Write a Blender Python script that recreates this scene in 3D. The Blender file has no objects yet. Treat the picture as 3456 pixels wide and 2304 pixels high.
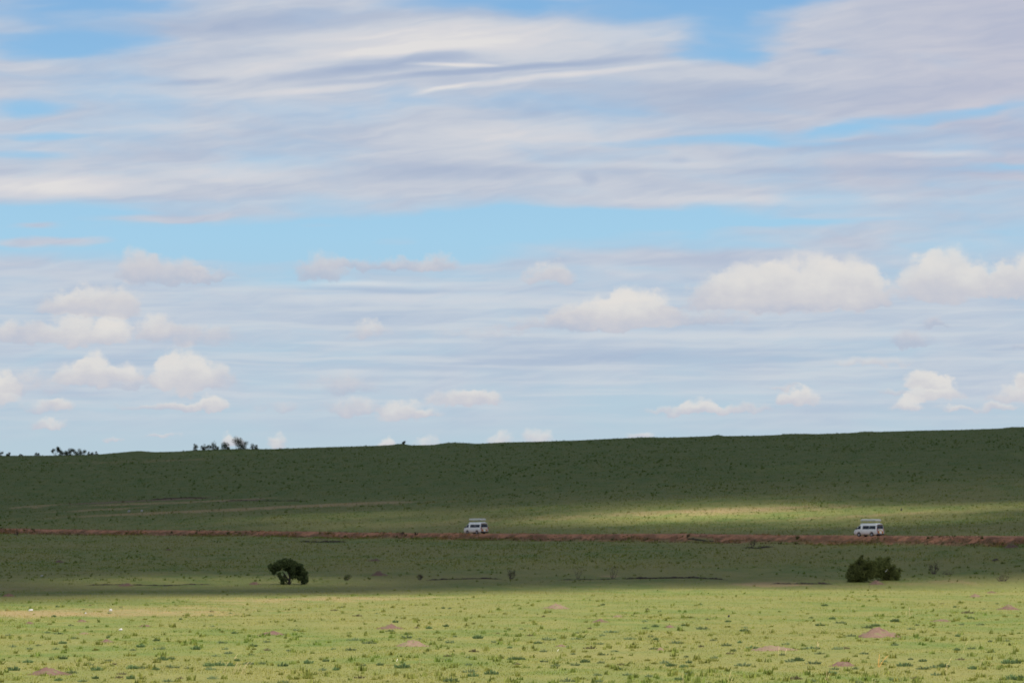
import bpy, math, random
import numpy as np
from mathutils import Vector, Matrix, noise as mnoise

random.seed(7); RNG = np.random.default_rng(11)
S = bpy.context.scene
COL = S.collection
R = math.radians

# ------------------------------------------------------------------ camera, exposure
FPX, HOR, CAMZ = 15000.0, 1798.0, 6.75          # focal length in photo pixels, horizon row, eye height
cam_d = bpy.data.cameras.new('camera'); cam = bpy.data.objects.new('camera', cam_d); COL.objects.link(cam)
cam_d.sensor_width = 36.0; cam_d.lens = 36.0 * FPX / 3456.0
cam_d.clip_start = 0.5; cam_d.clip_end = 30000
PITCH = math.atan((HOR - 1152) / FPX)
cam.location = (0, 0, CAMZ); cam.rotation_euler = (math.pi / 2 + PITCH, 0, 0)
S.camera = cam
cam_d.dof.use_dof = True; cam_d.dof.focus_distance = 130.0; cam_d.dof.aperture_fstop = 3.6    # the photo is focused a little short
EXPO = 1.25
S.view_settings.view_transform = 'Standard'; S.view_settings.look = 'None'
S.view_settings.exposure = EXPO; S.view_settings.gamma = 1
S.view_settings.use_curve_mapping = False
SKY_STRENGTH = 0.1
SUN_EL, SUN_AZ = R(57), R(145)                   # azimuth clockwise from +Y (view direction): behind and to the right
SUN_DIR = Vector((math.sin(SUN_AZ) * math.cos(SUN_EL), math.cos(SUN_AZ) * math.cos(SUN_EL), math.sin(SUN_EL)))
sun_d = bpy.data.lights.new('sun', 'SUN'); sun_d.energy = 3.4; sun_d.angle = R(0.53); sun_d.color = (1.0, 0.955, 0.88)
sun = bpy.data.objects.new('sun', sun_d); COL.objects.link(sun)
sun.rotation_euler = SUN_DIR.to_track_quat('Z', 'Y').to_euler(); sun.location = SUN_DIR * 500

def lin(c):
    return tuple((v / 255 / 12.92) if v / 255 <= 0.04045 else ((v / 255 + 0.055) / 1.055) ** 2.4 for v in c)

# ------------------------------------------------------------------ node expressions
class X:
    """a socket (or constant) with arithmetic that adds Math nodes"""
    def __init__(s, t, v): s.t, s.v = t, v
    def _n(s, op, *a, clamp=False):
        n = s.t.nodes.new('ShaderNodeMath'); n.operation = op; n.use_clamp = clamp
        for i, q in enumerate(a):
            q = q.v if isinstance(q, X) else q
            if isinstance(q, (int, float)): n.inputs[i].default_value = q
            else: s.t.links.new(q, n.inputs[i])
        return X(s.t, n.outputs[0])
    def __add__(s, o): return s._n('ADD', s, o)
    __radd__ = __add__
    def __sub__(s, o): return s._n('SUBTRACT', s, o)
    def __rsub__(s, o): return s._n('SUBTRACT', o, s)
    def __mul__(s, o): return s._n('MULTIPLY', s, o)
    __rmul__ = __mul__
    def __truediv__(s, o): return s._n('DIVIDE', s, o)
    def mad(s, a, b): return s._n('MULTIPLY_ADD', s, a, b)
    def clamp(s): return s._n('ADD', s, 0.0, clamp=True)
    def max(s, o): return s._n('MAXIMUM', s, o)
    def min(s, o): return s._n('MINIMUM', s, o)
    def op(s, o, *a): return s._n(o, s, *a)
    def ss(s, a, b, lo=0.0, hi=1.0):
        n = s.t.nodes.new('ShaderNodeMapRange'); n.interpolation_type = 'SMOOTHSTEP'
        s.t.links.new(s.v, n.inputs['Value'])
        n.inputs['From Min'].default_value = a; n.inputs['From Max'].default_value = b
        n.inputs['To Min'].default_value = lo; n.inputs['To Max'].default_value = hi
        return X(s.t, n.outputs['Result'])
    def ramp(s, stops):
        n = s.t.nodes.new('ShaderNodeValToRGB'); s.t.links.new(s.v, n.inputs[0])
        e = n.color_ramp.elements
        while len(e) < len(stops): e.new(0.5)
        for q, (p, c) in zip(e, stops):
            q.position = p
        for q, (p, c) in zip(e, stops): q.color = (*c, 1) if not isinstance(c, (int, float)) else (c, c, c, 1)
        return X(s.t, n.outputs[0])

def vmath(t, op, *a):
    n = t.nodes.new('ShaderNodeVectorMath'); n.operation = op
    for i, q in enumerate(a):
        q = q.v if isinstance(q, X) else q
        if isinstance(q, (tuple, list)): n.inputs[i].default_value = q
        else: t.links.new(q, n.inputs[i])
    return X(t, n.outputs[0])
def comb(t, a, b, c=0.0):
    n = t.nodes.new('ShaderNodeCombineXYZ')
    for i, q in enumerate((a, b, c)):
        if isinstance(q, X): t.links.new(q.v, n.inputs[i])
        else: n.inputs[i].default_value = q
    return X(t, n.outputs[0])
def sep(t, v):
    n = t.nodes.new('ShaderNodeSeparateXYZ'); t.links.new(v.v, n.inputs[0])
    return [X(t, o) for o in n.outputs]
def tnoise(t, vec, scale=1.0, detail=3.0, rough=0.5, dims='2D', out=0):
    n = t.nodes.new('ShaderNodeTexNoise'); n.noise_dimensions = dims
    t.links.new(vec.v, n.inputs['Vector'])
    n.inputs['Scale'].default_value = scale; n.inputs['Detail'].default_value = detail; n.inputs['Roughness'].default_value = rough
    return X(t, n.outputs[out])
def cmix(t, f, a, b, blend='MIX'):
    n = t.nodes.new('ShaderNodeMix'); n.data_type = 'RGBA'; n.blend_type = blend
    for i, q in ((0, f), (6, a), (7, b)):
        if isinstance(q, X): t.links.new(q.v, n.inputs[i])
        elif isinstance(q, (tuple, list)): n.inputs[i].default_value = (*q[:3], 1)
        else: n.inputs[i].default_value = q
    return X(t, n.outputs[2])
def field(t, u, v, ells):
    """sum of soft ellipses (u, v, ru, rv, amplitude, shear): three at a time in vector nodes"""
    U, V = comb(t, u, u, u), comb(t, v, v, v)
    ells = [tuple(e) + (0,) * (6 - len(e)) for e in ells]
    while len(ells) % 3: ells.append((0, 0, 1, 1, 0, 0))
    tot = None
    for i in range(0, len(ells), 3):
        g = ells[i:i + 3]
        x = vmath(t, 'MULTIPLY_ADD', U, [1 / e[2] for e in g], [-e[0] / e[2] for e in g])
        y = vmath(t, 'MULTIPLY_ADD', V, [1 / e[3] for e in g], [-e[1] / e[3] for e in g])
        if any(e[5] for e in g):
            y = vmath(t, 'MULTIPLY_ADD', x, [-e[5] * e[2] / e[3] for e in g], y)
        x2 = vmath(t, 'MULTIPLY', x, x)
        d = vmath(t, 'MULTIPLY_ADD', y, y, x2)
        w = vmath(t, 'MAXIMUM', vmath(t, 'MULTIPLY_ADD', d, (-.5, -.5, -.5), (1, 1, 1)), (0, 0, 0))
        w2 = vmath(t, 'MULTIPLY', w, w)
        a = [e[4] for e in g]
        tot = vmath(t, 'MULTIPLY', w2, a) if tot is None else vmath(t, 'MULTIPLY_ADD', w2, a, tot)
    n = sep(t, tot)
    return n[0] + n[1] + n[2]

# ------------------------------------------------------------------ sky: clouds laid out by azimuth and elevation
def build_world():
    w = bpy.data.worlds.new('World'); S.world = w; w.use_nodes = True
    t = w.node_tree; t.nodes.clear()
    out = t.nodes.new('ShaderNodeOutputWorld'); bg = t.nodes.new('ShaderNodeBackground')
    t.links.new(bg.outputs[0], out.inputs[0]); bg.inputs[1].default_value = SKY_STRENGTH
    tc = t.nodes.new('ShaderNodeTexCoord')
    x, y, z = sep(t, X(t, tc.outputs['Generated']))
    az = x.op('ARCTAN2', y); el = z.op('ARCSINE')
    F = FPX / 1.469388
    u0 = az.mad(F, 1176.0); v0 = el.mad(-F, HOR / 1.469388)      # 1 unit = 1/10208 radian
    K = 1.0 / (2 ** EXPO) / SKY_STRENGTH
    def c(*rgb): return tuple(q * K for q in lin(rgb))
    # gentle warping so that no edge is a clean ellipse
    wv = tnoise(t, comb(t, u0 * (1 / 260), v0 * (1 / 75)), 1, 3, .55, out=1)
    wx, wy, _ = sep(t, wv)
    u = (wx - .5).mad(190.0, u0); v = (wy - .5).mad(36.0, v0)
    # clear air
    sk = t.nodes.new('ShaderNodeTexSky'); sk.sky_type = 'NISHITA'; sk.sun_disc = False
    sk.sun_elevation = SUN_EL; sk.sun_rotation = SUN_AZ; sk.altitude = 1600; sk.dust_density = .8
    vv = v0.mad(1 / 1568, 300 / 1568)
    air = vv.ramp([(0.0, c(108, 158, 208)), (.19, c(130, 178, 222)), (.36, c(148, 195, 230)), (.54, c(163, 206, 232)),
                   (.70, c(174, 204, 222)), (.86, c(183, 204, 216)), (1.0, c(184, 202, 212))])
    hi = tnoise(t, comb(t, u0 * (1 / 5200), v0 * (1 / 2600)), 1, 4, .55)
    high = cmix(t, hi.ss(.36, .62) * .85, X(t, sk.outputs[0]), c(178, 181, 186))
    base = cmix(t, el.ss(R(7.5), R(24)), air, high)
    # layered sheet of cloud
    bias = vv.ramp([(0.0, .62), (.19, .78), (.46, .78), (.505, .56), (.54, .32), (.575, .62), (.63, .80), (.75, .72), (.82, .50), (.90, .22)])
    E = [(150, 30, 340, 55, -.55), (90, 112, 250, 36, -.6), (300, 92, 110, 26, -.45), (30, 260, 110, 22, -.6, .0), (95, 320, 90, 10, -.4), (50, 362, 90, 10, -.3),
         (1075, 12, 180, 30, -.5), (1500, 14, 360, 38, -.75), (1850, -14, 420, 26, -.6), (1690, 95, 130, 60, -.55), (1650, 140, 120, 28, -.5), (1900, 122, 70, 14, -.3),
         (2140, 275, 220, 14, -.5, -.12), (1640, 328, 330, 12, -.42, 0), (1910, 308, 200, 12, -.36, -.03), (2330, 392, 160, 12, -.4), (2240, 425, 130, 14, -.25),
         (520, 556, 620, 46, -.75), (1080, 520, 420, 40, -.65, -.03), (1420, 500, 360, 26, -.6), (60, 498, 230, 24, -.65), (900, 585, 420, 16, -.3), (1800, 512, 260, 9, -.35),
         (100, 521, 70, 12, .65), (110, 561, 190, 11, .8), (745, 521, 90, 9, .5), (935, 549, 110, 13, .65, -.15), (1010, 520, 80, 6, .2),
         (2220, 70, 420, 110, .3), (2000, 195, 500, 50, .25), (950, 120, 600, 80, .3), (1950, 545, 420, 24, .35), (1500, 590, 380, 20, .3), (250, 440, 420, 30, .35),
         (350, 505, 170, 10, .5, -.03), (420, 40, 240, 22, .2, -.06), (80, 160, 160, 16, .25), (60, 78, 80, 10, .18), (520, 105, 60, 24, .3)]
    n1 = tnoise(t, comb(t, u * (1 / 420), v * (1 / 96)), 1, 3.6, .5)
    dens = bias + field(t, u, v, E) + (n1 - .5) * 1.12
    alpha = dens.ss(.10, .92)
    # light and grey in the sheet
    B = [(1080, 88, 430, 46, .42, -.02), (640, 150, 200, 26, .25, -.14), (930, 118, 230, 13, .36, -.09), (1050, 151, 110, 5, .55, .02), (1290, 176, 330, 8, .42, -.10), (720, 208, 170, 9, .3, -.09), (1020, 203, 80, 5, .4, -.2),
         (840, 160, 260, 13, -.46, -.10), (1000, 133, 120, 11, -.4, -.08), (1250, 152, 260, 9, -.46, -.07), (1000, 172, 220, 7, -.35, -.08), (560, 62, 300, 30, -.4, -.06), (1250, 36, 300, 18, -.2), (430, 192, 90, 9, -.3, -.1),
         (1620, 232, 460, 40, -.32), (1165, 238, 30, 14, -.22), (1225, 258, 40, 18, -.26), (1285, 250, 30, 10, -.14), (1355, 412, 24, 16, -.22), (1560, 370, 24, 10, -.16), (1000, 395, 380, 22, -.25), (700, 318, 340, 34, -.12),
         (1160, 310, 300, 30, .3), (110, 432, 280, 26, .5), (560, 395, 260, 26, .28), (350, 215, 190, 24, .2), (400, 300, 150, 22, .2), (2150, 358, 130, 10, .55), (1850, 462, 400, 14, .35), (1420, 380, 260, 10, .2),
         (2200, 250, 300, 30, .12), (2250, 150, 300, 40, .1), (2000, 330, 350, 12, -.3, -.09), (2050, 395, 400, 14, -.25), (820, 652, 230, 8, .55), (1000, 690, 320, 16, .3), (840, 669, 250, 8, -.3), (1500, 600, 330, 12, -.12), (1700, 770, 500, 12, .35), (1750, 722, 300, 10, .1), (1500, 820, 600, 20, -.3), (900, 858, 260, 8, .25), (400, 830, 400, 12, -.3), (1200, 840, 300, 20, -.15)]
    n2 = tnoise(t, comb(t, u * (1 / 250), v * (1 / 54)), 1, 3.4, .52)
    n3 = tnoise(t, comb(t, (u + v * 5) * (1 / 90), v * (1 / 34)), 1, 3, .5)
    br = (field(t, (wx - .5).mad(80.0, u0), (wy - .5).mad(13.0, v0), B) + (n2 - .5) * .44 + (n3 - .5) * .30 + .48).clamp()
    sheet = br.ramp([(0.0, c(166, 180, 205)), (.35, c(183, 193, 211)), (.62, c(202, 207, 217)), (.85, c(214, 214, 219)), (1, c(224, 222, 222))])
    sheet_pink = cmix(t, u0.ss(1500, 2400, 0, .5) * v0.ss(650, 300), sheet, cmix(t, br, c(160, 168, 198), c(200, 194, 206)))
    veil = v0.ss(560, 720, 1.0, .80) * v0.ss(920, 1040, 1.0, .25)
    col = cmix(t, alpha * veil, base, sheet_pink)
    # thin horizontal streaks lower down
    n4 = tnoise(t, comb(t, u0 * (1 / 430), (wy - .5).mad(12.0, v0) * (1 / 19)), 1, 3.5, .55)
    st = n4.ss(.42, .74) * v0.ss(590, 690) * v0.ss(1030, 880) * .60
    col = cmix(t, st, col, c(206, 213, 220))
    # heaped clouds: (u, base row, half width, height, opacity, brightness)
    L = [(1650, 692, 80, 66, .8, .72), (1740, 692, 100, 98, 1, .8), (1850, 692, 110, 116, 1, .86), (1945, 692, 85, 108, 1, .88), (2000, 690, 52, 70, .8, .7),
         (2120, 672, 70, 88, 1, .78), (2185, 672, 80, 104, 1, .8), (2270, 672, 80, 62, .9, .72), (2345, 672, 70, 92, 1, .76),
         (1310, 738, 60, 46, .7, .68), (1400, 738, 80, 70, 1, .84), (1450, 738, 70, 84, 1, .9), (1515, 738, 46, 74, .8, .8), (1600, 738, 160, 34, .5, .5), (1300, 752, 170, 34, .55, .48), (1800, 708, 260, 24, .5, .4),
         (1265, 642, 66, 46, .75, .62), (315, 640, 50, 74, .85, .5), (390, 640, 90, 52, .8, .5), (480, 640, 70, 22, .6, .4), (740, 634, 62, 58, .85, .46), (880, 614, 130, 24, .55, .36), (1010, 614, 60, 30, .6, .5),
         (150, 716, 70, 48, .75, .62), (220, 716, 80, 64, .9, .7), (292, 716, 38, 58, .85, .68), (40, 782, 100, 48, .75, .6), (180, 782, 90, 62, .95, .78), (262, 782, 44, 60, 1, .86), (355, 770, 55, 50, .7, .66), (450, 784, 120, 44, .5, .5),
         (180, 872, 50, 42, .85, .82), (222, 872, 48, 62, 1, .88), (285, 870, 42, 40, .9, .82), (300, 890, 110, 24, .5, .55), (0, 916, 52, 66, .95, .92), (80, 895, 100, 50, .5, .56), (100, 944, 60, 30, .55, .66), (150, 938, 30, 28, .6, .8), (115, 980, 60, 18, .6, .75),
         (385, 878, 44, 60, .9, .85), (425, 884, 60, 92, 1, .92), (485, 884, 62, 56, .9, .68), (440, 940, 70, 22, .6, .72), (490, 936, 34, 30, .75, .85), (360, 940, 110, 16, .45, .6),
         (840, 772, 56, 38, .65, .62), (790, 895, 120, 44, .45, .45), (810, 946, 80, 36, .6, .62), (925, 958, 54, 42, .75, .78), (985, 956, 40, 20, .6, .75), (1050, 926, 90, 34, .65, .74), (1110, 922, 60, 28, .55, .72), (640, 940, 60, 26, .4, .5),
         (1605, 948, 44, 36, .8, .86), (1580, 948, 110, 18, .55, .66), (1700, 944, 90, 20, .5, .66), (1802, 922, 26, 30, .75, .84), (1845, 924, 44, 36, .85, .86), (1790, 892, 44, 12, .5, .7),
         (2116, 884, 46, 38, .95, .98), (2155, 886, 34, 26, .8, .95), (2120, 914, 40, 30, .8, .92), (2170, 914, 42, 40, .9, .9), (2085, 940, 44, 30, .8, .86), (2190, 942, 50, 14, .6, .75), (2325, 916, 60, 34, .7, .78), (2350, 884, 30, 32, .8, .9), (2290, 942, 60, 18, .55, .72), (2050, 906, 44, 16, .4, .55),
         (530, 1020, 30, 26, .7, .8), (642, 1020, 26, 24, .6, .78), (887, 1026, 18, 26, .7, .85), (985, 1026, 34, 34, .6, .8), (1150, 1018, 40, 28, .55, .75), (1235, 1013, 44, 32, .55, .75), (1470, 1006, 34, 12, .5, .78), (370, 1004, 50, 10, .5, .75), (260, 1012, 24, 9, .45, .7),
         (2090, 792, 70, 34, .55, .28), (2145, 752, 40, 20, .5, .25), (2345, 800, 26, 16, .5, .25), (2000, 838, 120, 22, .4, .8), (1100, 770, 200, 24, .25, .5)]
    wv2 = tnoise(t, comb(t, u0 * (1 / 44), v0 * (1 / 38)), 1, 3.5, .55, out=1)
    w2x, w2y, _ = sep(t, wv2)
    uc = (w2x - .5).mad(56.0, u0); vc = (w2y - .5).mad(40.0, v0)
    L = [e[:4] + (e[4] + .1 if e[4] < .8 else e[4], e[5]) for e in L]
    U, V = comb(t, uc, uc, uc), comb(t, vc, vc, vc)
    while len(L) % 3: L.append((0, 0, 1, 1, 0, 0))
    sw = sy = None
    for i in range(0, len(L), 3):
        g = L[i:i + 3]
        gx = vmath(t, 'MULTIPLY_ADD', U, [1 / e[2] for e in g], [-e[0] / e[2] for e in g])
        gy = vmath(t, 'MULTIPLY_ADD', V, [-1 / e[3] for e in g], [e[1] / e[3] for e in g])
        m = vmath(t, 'MAXIMUM', vmath(t, 'MULTIPLY', gy, (-3.6,) * 3), gy)
        x2 = vmath(t, 'MULTIPLY', gx, gx)
        d = vmath(t, 'MULTIPLY_ADD', m, m, x2)
        wgt = vmath(t, 'MAXIMUM', vmath(t, 'MULTIPLY_ADD', d, [-e[4] * .75 for e in g], [e[4] for e in g]), (0, 0, 0))
        sh = vmath(t, 'MULTIPLY_ADD', gy, (.62,) * 3, [e[5] - .34 for e in g])
        sw = wgt if sw is None else vmath(t, 'ADD', sw, wgt)
        sy = vmath(t, 'MULTIPLY', wgt, sh) if sy is None else vmath(t, 'MULTIPLY_ADD', wgt, sh, sy)
    a = sep(t, sw); b = sep(t, sy)
    W = a[0] + a[1] + a[2]; Y = (b[0] + b[1] + b[2]) / (W + .001)
    n5 = tnoise(t, comb(t, u0 * (1 / 64), v0 * (1 / 46)), 1, 4.5, .58)
    n6 = tnoise(t, comb(t, u0 * (1 / 110), v0 * (1 / 60)), 1, 4, .55)
    ca = (n5 - .5).mad((W * 1.9).min(1.0) * 1.05, W).ss(.10, .66) * W.ss(0.0, .15) * .92
    cb = (Y + (n6 - .5) * .5 + (n5 - .5) * .25).clamp()
    cc = cb.ramp([(0, c(181, 190, 207)), (.3, c(197, 199, 209)), (.55, c(208, 207, 211)), (.8, c(221, 219, 217)), (1, c(228, 224, 219))])
    col = cmix(t, ca * W.ss(0, 1.0, .62, 1), col, cc)
    t.links.new(col.v, bg.inputs[0])
build_world()

# ------------------------------------------------------------------ materials
def new_mat(name):
    m = bpy.data.materials.new(name); m.use_nodes = True
    t = m.node_tree; t.nodes.clear()
    o = t.nodes.new('ShaderNodeOutputMaterial'); p = t.nodes.new('ShaderNodeBsdfPrincipled')
    t.links.new(p.outputs[0], o.inputs[0])
    p.inputs['Roughness'].default_value = .85
    return m, t, p, o
def simple(name, col, rough=.6, metal=0.0, var=.0, scale=8.0, spec=.5):
    m, t, p, o = new_mat(name)
    p.inputs['Roughness'].default_value = rough; p.inputs['Metallic'].default_value = metal
    p.inputs['Specular IOR Level'].default_value = spec
    if var:
        tc = t.nodes.new('ShaderNodeTexCoord')
        n = tnoise(t, X(t, tc.outputs['Object']), scale, 4, .6, '3D')
        cc = cmix(t, n.ss(.25, .75), tuple(q * (1 - var) for q in col), tuple(min(1, q * (1 + var)) for q in col))
        t.links.new(cc.v, p.inputs['Base Color'])
    else: p.inputs['Base Color'].default_value = (*col, 1)
    return m

# ------------------------------------------------------------------ terrain height
def smooth(a, b, x):
    q = np.clip((x - a) / (b - a), 0, 1); return q * q * (3 - 2 * q)
def vnoise(x, y, seed=0):
    """smooth value noise on numpy arrays, range -1..1"""
    xi, yi = np.floor(x).astype(np.int64), np.floor(y).astype(np.int64)
    fx, fy = x - xi, y - yi
    fx, fy = fx * fx * (3 - 2 * fx), fy * fy * (3 - 2 * fy)
    def h(i, j):
        k = (i * 374761393 + j * 668265263 + seed * 974711) & 0x7fffffff
        k = ((k ^ (k >> 13)) * 1274126177) & 0x7fffffff
        return ((k ^ (k >> 16)) & 0xffff) / 32767.5 - 1
    return (h(xi, yi) * (1 - fx) + h(xi + 1, yi) * fx) * (1 - fy) + (h(xi, yi + 1) * (1 - fx) + h(xi + 1, yi + 1) * fx) * fy
CREST = 1350.0
SKYLINE = [(0, 1537), (150, 1537), (330, 1533), (430, 1524), (470, 1521), (520, 1525), (600, 1523), (650, 1519), (700, 1517), (820, 1514), (900, 1515), (1000, 1512), (1250, 1504), (1320, 1501), (1350, 1496), (1390, 1502), (1460, 1501), (1510, 1493), (1570, 1494), (1610, 1497),
           (1700, 1492), (1800, 1490), (1960, 1485), (2060, 1480), (2150, 1476), (2190, 1475), (2260, 1476), (2400, 1471), (2425, 1466), (2440, 1471), (2550, 1470), (2630, 1467), (2660, 1463), (2760, 1464), (2880, 1460), (2925, 1455), (2960, 1457), (3080, 1453), (3250, 1450), (3380, 1445), (3420, 1440), (3456, 1441)]
SK_X = np.array([p[0] for p in SKYLINE], float); SK_Y = np.array([p[1] for p in SKYLINE], float)
def road_c(X_, Y_): return X_ * .793 + (Y_ - 742.2) * .609          # distance uphill from the road's centre line
def terrain(X_, Y_):
    X_ = np.asarray(X_, float); Y_ = np.asarray(Y_, float)
    Xc = np.clip(X_, -115, 100)
    Yr = 742.2 - 1.30 * Xc
    Zr = np.interp(X_, [-130, -100, -50, -6, 54, 80, 110], [7.0, 6.9, 6.42, 5.88, 5.44, 5.30, 5.30])
    Yv = 535 + .15 * Xc
    t1 = np.clip((Y_ - Yv) / (Yr - Yv), 0, 1)
    low = Zr * (t1 * .82 + .18 * t1 * t1 * (3 - 2 * t1))
    px = 1728 + FPX * X_ / CREST
    ysm = 1539 - 98 * px / 3456
    ysm = np.clip(ysm, 1420, 1560)
    bump = np.interp(px, SK_X, SK_Y) - (1539 - 98 * np.clip(px, 0, 3456) / 3456)
    zc = CAMZ + (HOR - ysm) * CREST / FPX
    t2 = np.clip((Y_ - Yr) / (CREST - Yr), 0, 1)
    g = t2 + .07 * np.sin(t2 * 6.28) * -.35
    z = low + (zc - Zr) * g
    z = z - bump * CREST / FPX * np.exp(-((Y_ - CREST) / 30) ** 2)
    past = np.clip(Y_ - CREST, 0, None)
    z = z - .035 * past * past / (past + 150) + 0
    # undulation of the plain and the slope
    und = .10 * vnoise(X_ / 23, Y_ / 31, 3) + .05 * vnoise(X_ / 7, Y_ / 9, 5) + .25 * vnoise(X_ / 90, Y_ / 120, 8) * smooth(560, 900, Y_)
    z = z + und * smooth(130, 190, Y_) * (1 - smooth(1100, 1300, Y_))
    # raised road bed
    c = road_c(X_, Y_)
    near = smooth(-150, -110, X_) * (1 - smooth(105, 140, X_))
    z = z + near * (np.interp(X_, [-110, -50, 0, 50], [.54, .58, .66, .80]) * smooth(-7.0, -3.4, c) * (1 - smooth(2.6, 6.0, c)) + .24 * np.exp(-((c + 3.6) / .7) ** 2) + .10 * vnoise(X_ / 2.2, Y_ / 2.2, 9) * np.exp(-((c + 4.6) / 1.6) ** 2))
    # knoll under the photographer
    z = z + 5.0 * (1 - smooth(20, 115, np.hypot(X_, Y_)))
    return z
def px_of(x, y, z):
    return 1728 + FPX * x / y, HOR - FPX * (z - CAMZ) / y
DS = np.concatenate([np.arange(150, 700, .5), np.arange(700, 1352, 1.0)])
def ground_at(px, py):
    """where the sight line through a photo pixel meets the ground"""
    xs = (px - 1728) / FPX * DS; zs = CAMZ + (HOR - py) / FPX * DS
    h = terrain(xs, DS) - zs
    i = np.argmax(h > 0) if (h > 0).any() else len(DS) - 1
    d = DS[i]
    if i > 0 and h[i] > 0: d = DS[i - 1] + (DS[i] - DS[i - 1]) * (-h[i - 1]) / (h[i] - h[i - 1])
    x = (px - 1728) / FPX * d
    return Vector((x, d, float(terrain(x, d))))

def mesh_np(name, verts, faces, mat, parent=None, smooth_shade=False):
    """verts (n,3) and faces (m,k) arrays -> one mesh object"""
    me = bpy.data.meshes.new(name)
    verts = np.asarray(verts, np.float32); faces = np.asarray(faces, np.int32)
    k = faces.shape[1]
    me.vertices.add(len(verts)); me.vertices.foreach_set('co', verts.ravel())
    me.loops.add(faces.size); me.loops.foreach_set('vertex_index', faces.ravel())
    me.polygons.add(len(faces)); me.polygons.foreach_set('loop_start', np.arange(0, faces.size, k, dtype=np.int32))
    me.update(calc_edges=True); me.validate()
    if smooth_shade: me.polygons.foreach_set('use_smooth', np.ones(len(me.polygons), bool))
    me.materials.append(mat)
    o = bpy.data.objects.new(name, me); COL.objects.link(o)
    if parent: o.parent = parent
    return o
def tag(o, label=None, cat=None, group=None, kind=None):
    if label: o['label'] = label
    if cat: o['category'] = cat
    if group: o['group'] = group
    if kind: o['kind'] = kind
    return o
def empty(name, loc, label, cat, group=None):
    o = bpy.data.objects.new(name, None); COL.objects.link(o); o.location = loc
    return tag(o, label, cat, group)

# ------------------------------------------------------------------ ground colours shared by soil sheet and grass blades
def gpx(px, py, rx, ry, a, k=0):
    p = ground_at(px, py); return (p.x, p.y, rx, ry, a, k)
DRY = [gpx(200, 2066, 30, 26, .55), gpx(60, 2074, 18, 22, .4), gpx(660, 2043, 18, 28, .42), gpx(1000, 2022, 16, 26, .56), gpx(1400, 2012, 18, 22, .38),
       gpx(2440, 1725, 20, 26, .46), gpx(2150, 1730, 24, 24, .4), gpx(2750, 1712, 22, 22, .4), gpx(1600, 1762, 30, 26, .45), gpx(2900, 1745, 26, 26, .3), gpx(1250, 1702, 30, 12, .5), gpx(3000, 1735, 30, 9, .35),
       gpx(600, 1728, 32, 9, 1.0), gpx(330, 1720, 16, 8, .8), gpx(120, 1708, 12, 10, .8), gpx(700, 1692, 22, 8, .8), gpx(1150, 1700, 18, 8, .8), gpx(420, 1700, 14, 6, .7), gpx(300, 1560, 40, 26, .35), gpx(700, 1550, 30, 20, .3), gpx(2600, 1968, 5, 8, 1.0), gpx(3150, 1965, 9, 7, .5), gpx(2640, 1975, 12, 5, .6),
       gpx(100, 1985, 8, 8, .5), gpx(250, 1993, 5, 6, .5), gpx(1270, 1955, 6, 5, .4), gpx(2080, 1943, 3, 5, .9), gpx(3230, 1955, 8, 6, .4)]
EARTH = [gpx(300, 1698, 10, 5, .9), gpx(430, 1692, 9, 4.5, .9), gpx(620, 1683, 9, 6, 1.1), gpx(820, 1688, 9, 5, 1.0), gpx(960, 1688, 6, 3, .7), gpx(1215, 1695, 3, 2.5, .9), gpx(1075, 1820, 9, 4, 1.1), gpx(1000, 1812, 6, 4, .9), gpx(2540, 1836, 5, 4, .8), gpx(2870, 1760, 3, 3, .5), gpx(240, 1895, 3, 4, .7), gpx(1265, 1890, 2.6, 5, .7), gpx(3250, 1730, 2.5, 3, .5),
         gpx(2300, 2188, 6, 2, .3), gpx(1300, 2230, 4, 1.5, .3), gpx(620, 2080, 7, 2.5, .6), gpx(2190, 2083, 4, 2, .4)]
def ground_colour(t):
    g = t.nodes.new('ShaderNodeNewGeometry')
    pos = X(t, g.outputs['Position'])
    x, y, _ = sep(t, pos)
    n1 = tnoise(t, comb(t, x * (1 / 26), y * (1 / 40)), 1, 3, .55)
    n2 = tnoise(t, comb(t, x * (1 / 4.5), y * (1 / 9)), 1, 4, .6)
    n3 = tnoise(t, comb(t, x + 40.0, y * .45), 1, 3, .6)
    green = cmix(t, n2.ss(.30, .70), (.098, .130, .031), (.154, .156, .045))
    green = cmix(t, n1.ss(.35, .66) * .6, green, (.172, .157, .052))
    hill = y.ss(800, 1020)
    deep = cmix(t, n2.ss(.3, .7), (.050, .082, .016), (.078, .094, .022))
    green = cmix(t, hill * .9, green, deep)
    wx = (n1 - .5).mad(12.0, x); wy = (n2 - .5).mad(9.0, y)
    dry = (field(t, wx, wy, DRY) + (n2 - .5) * .8 * field(t, wx, wy, DRY).ss(0, .3) + (n3 - .64) * .7).ss(.15, .9)
    c = cmix(t, dry * .85, green, (.235, .172, .082))
    earth = (field(t, wx, wy, EARTH) + (n3 - .72) * 1.6 + (n2 - .6) * .6).ss(.12, .55)
    c = cmix(t, earth * .8, c, (.125, .078, .055))
    rc = x * .793 + (y - 742.2) * .609
    road = (rc + (n2 - .5) * 9.0).ss(-8.2, -5.2) * (rc + (n3 - .5) * 8.0).ss(6.8, 3.8)
    red = cmix(t, n3.ss(.3, .7), (.170, .078, .042), (.29, .140, .074))
    rough = (n2 * .5 + n3 * .5).ss(.40, .62)
    c = cmix(t, road * (rough * .45 + .45), c, red)
    return c, x, y, n2, n3
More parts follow.
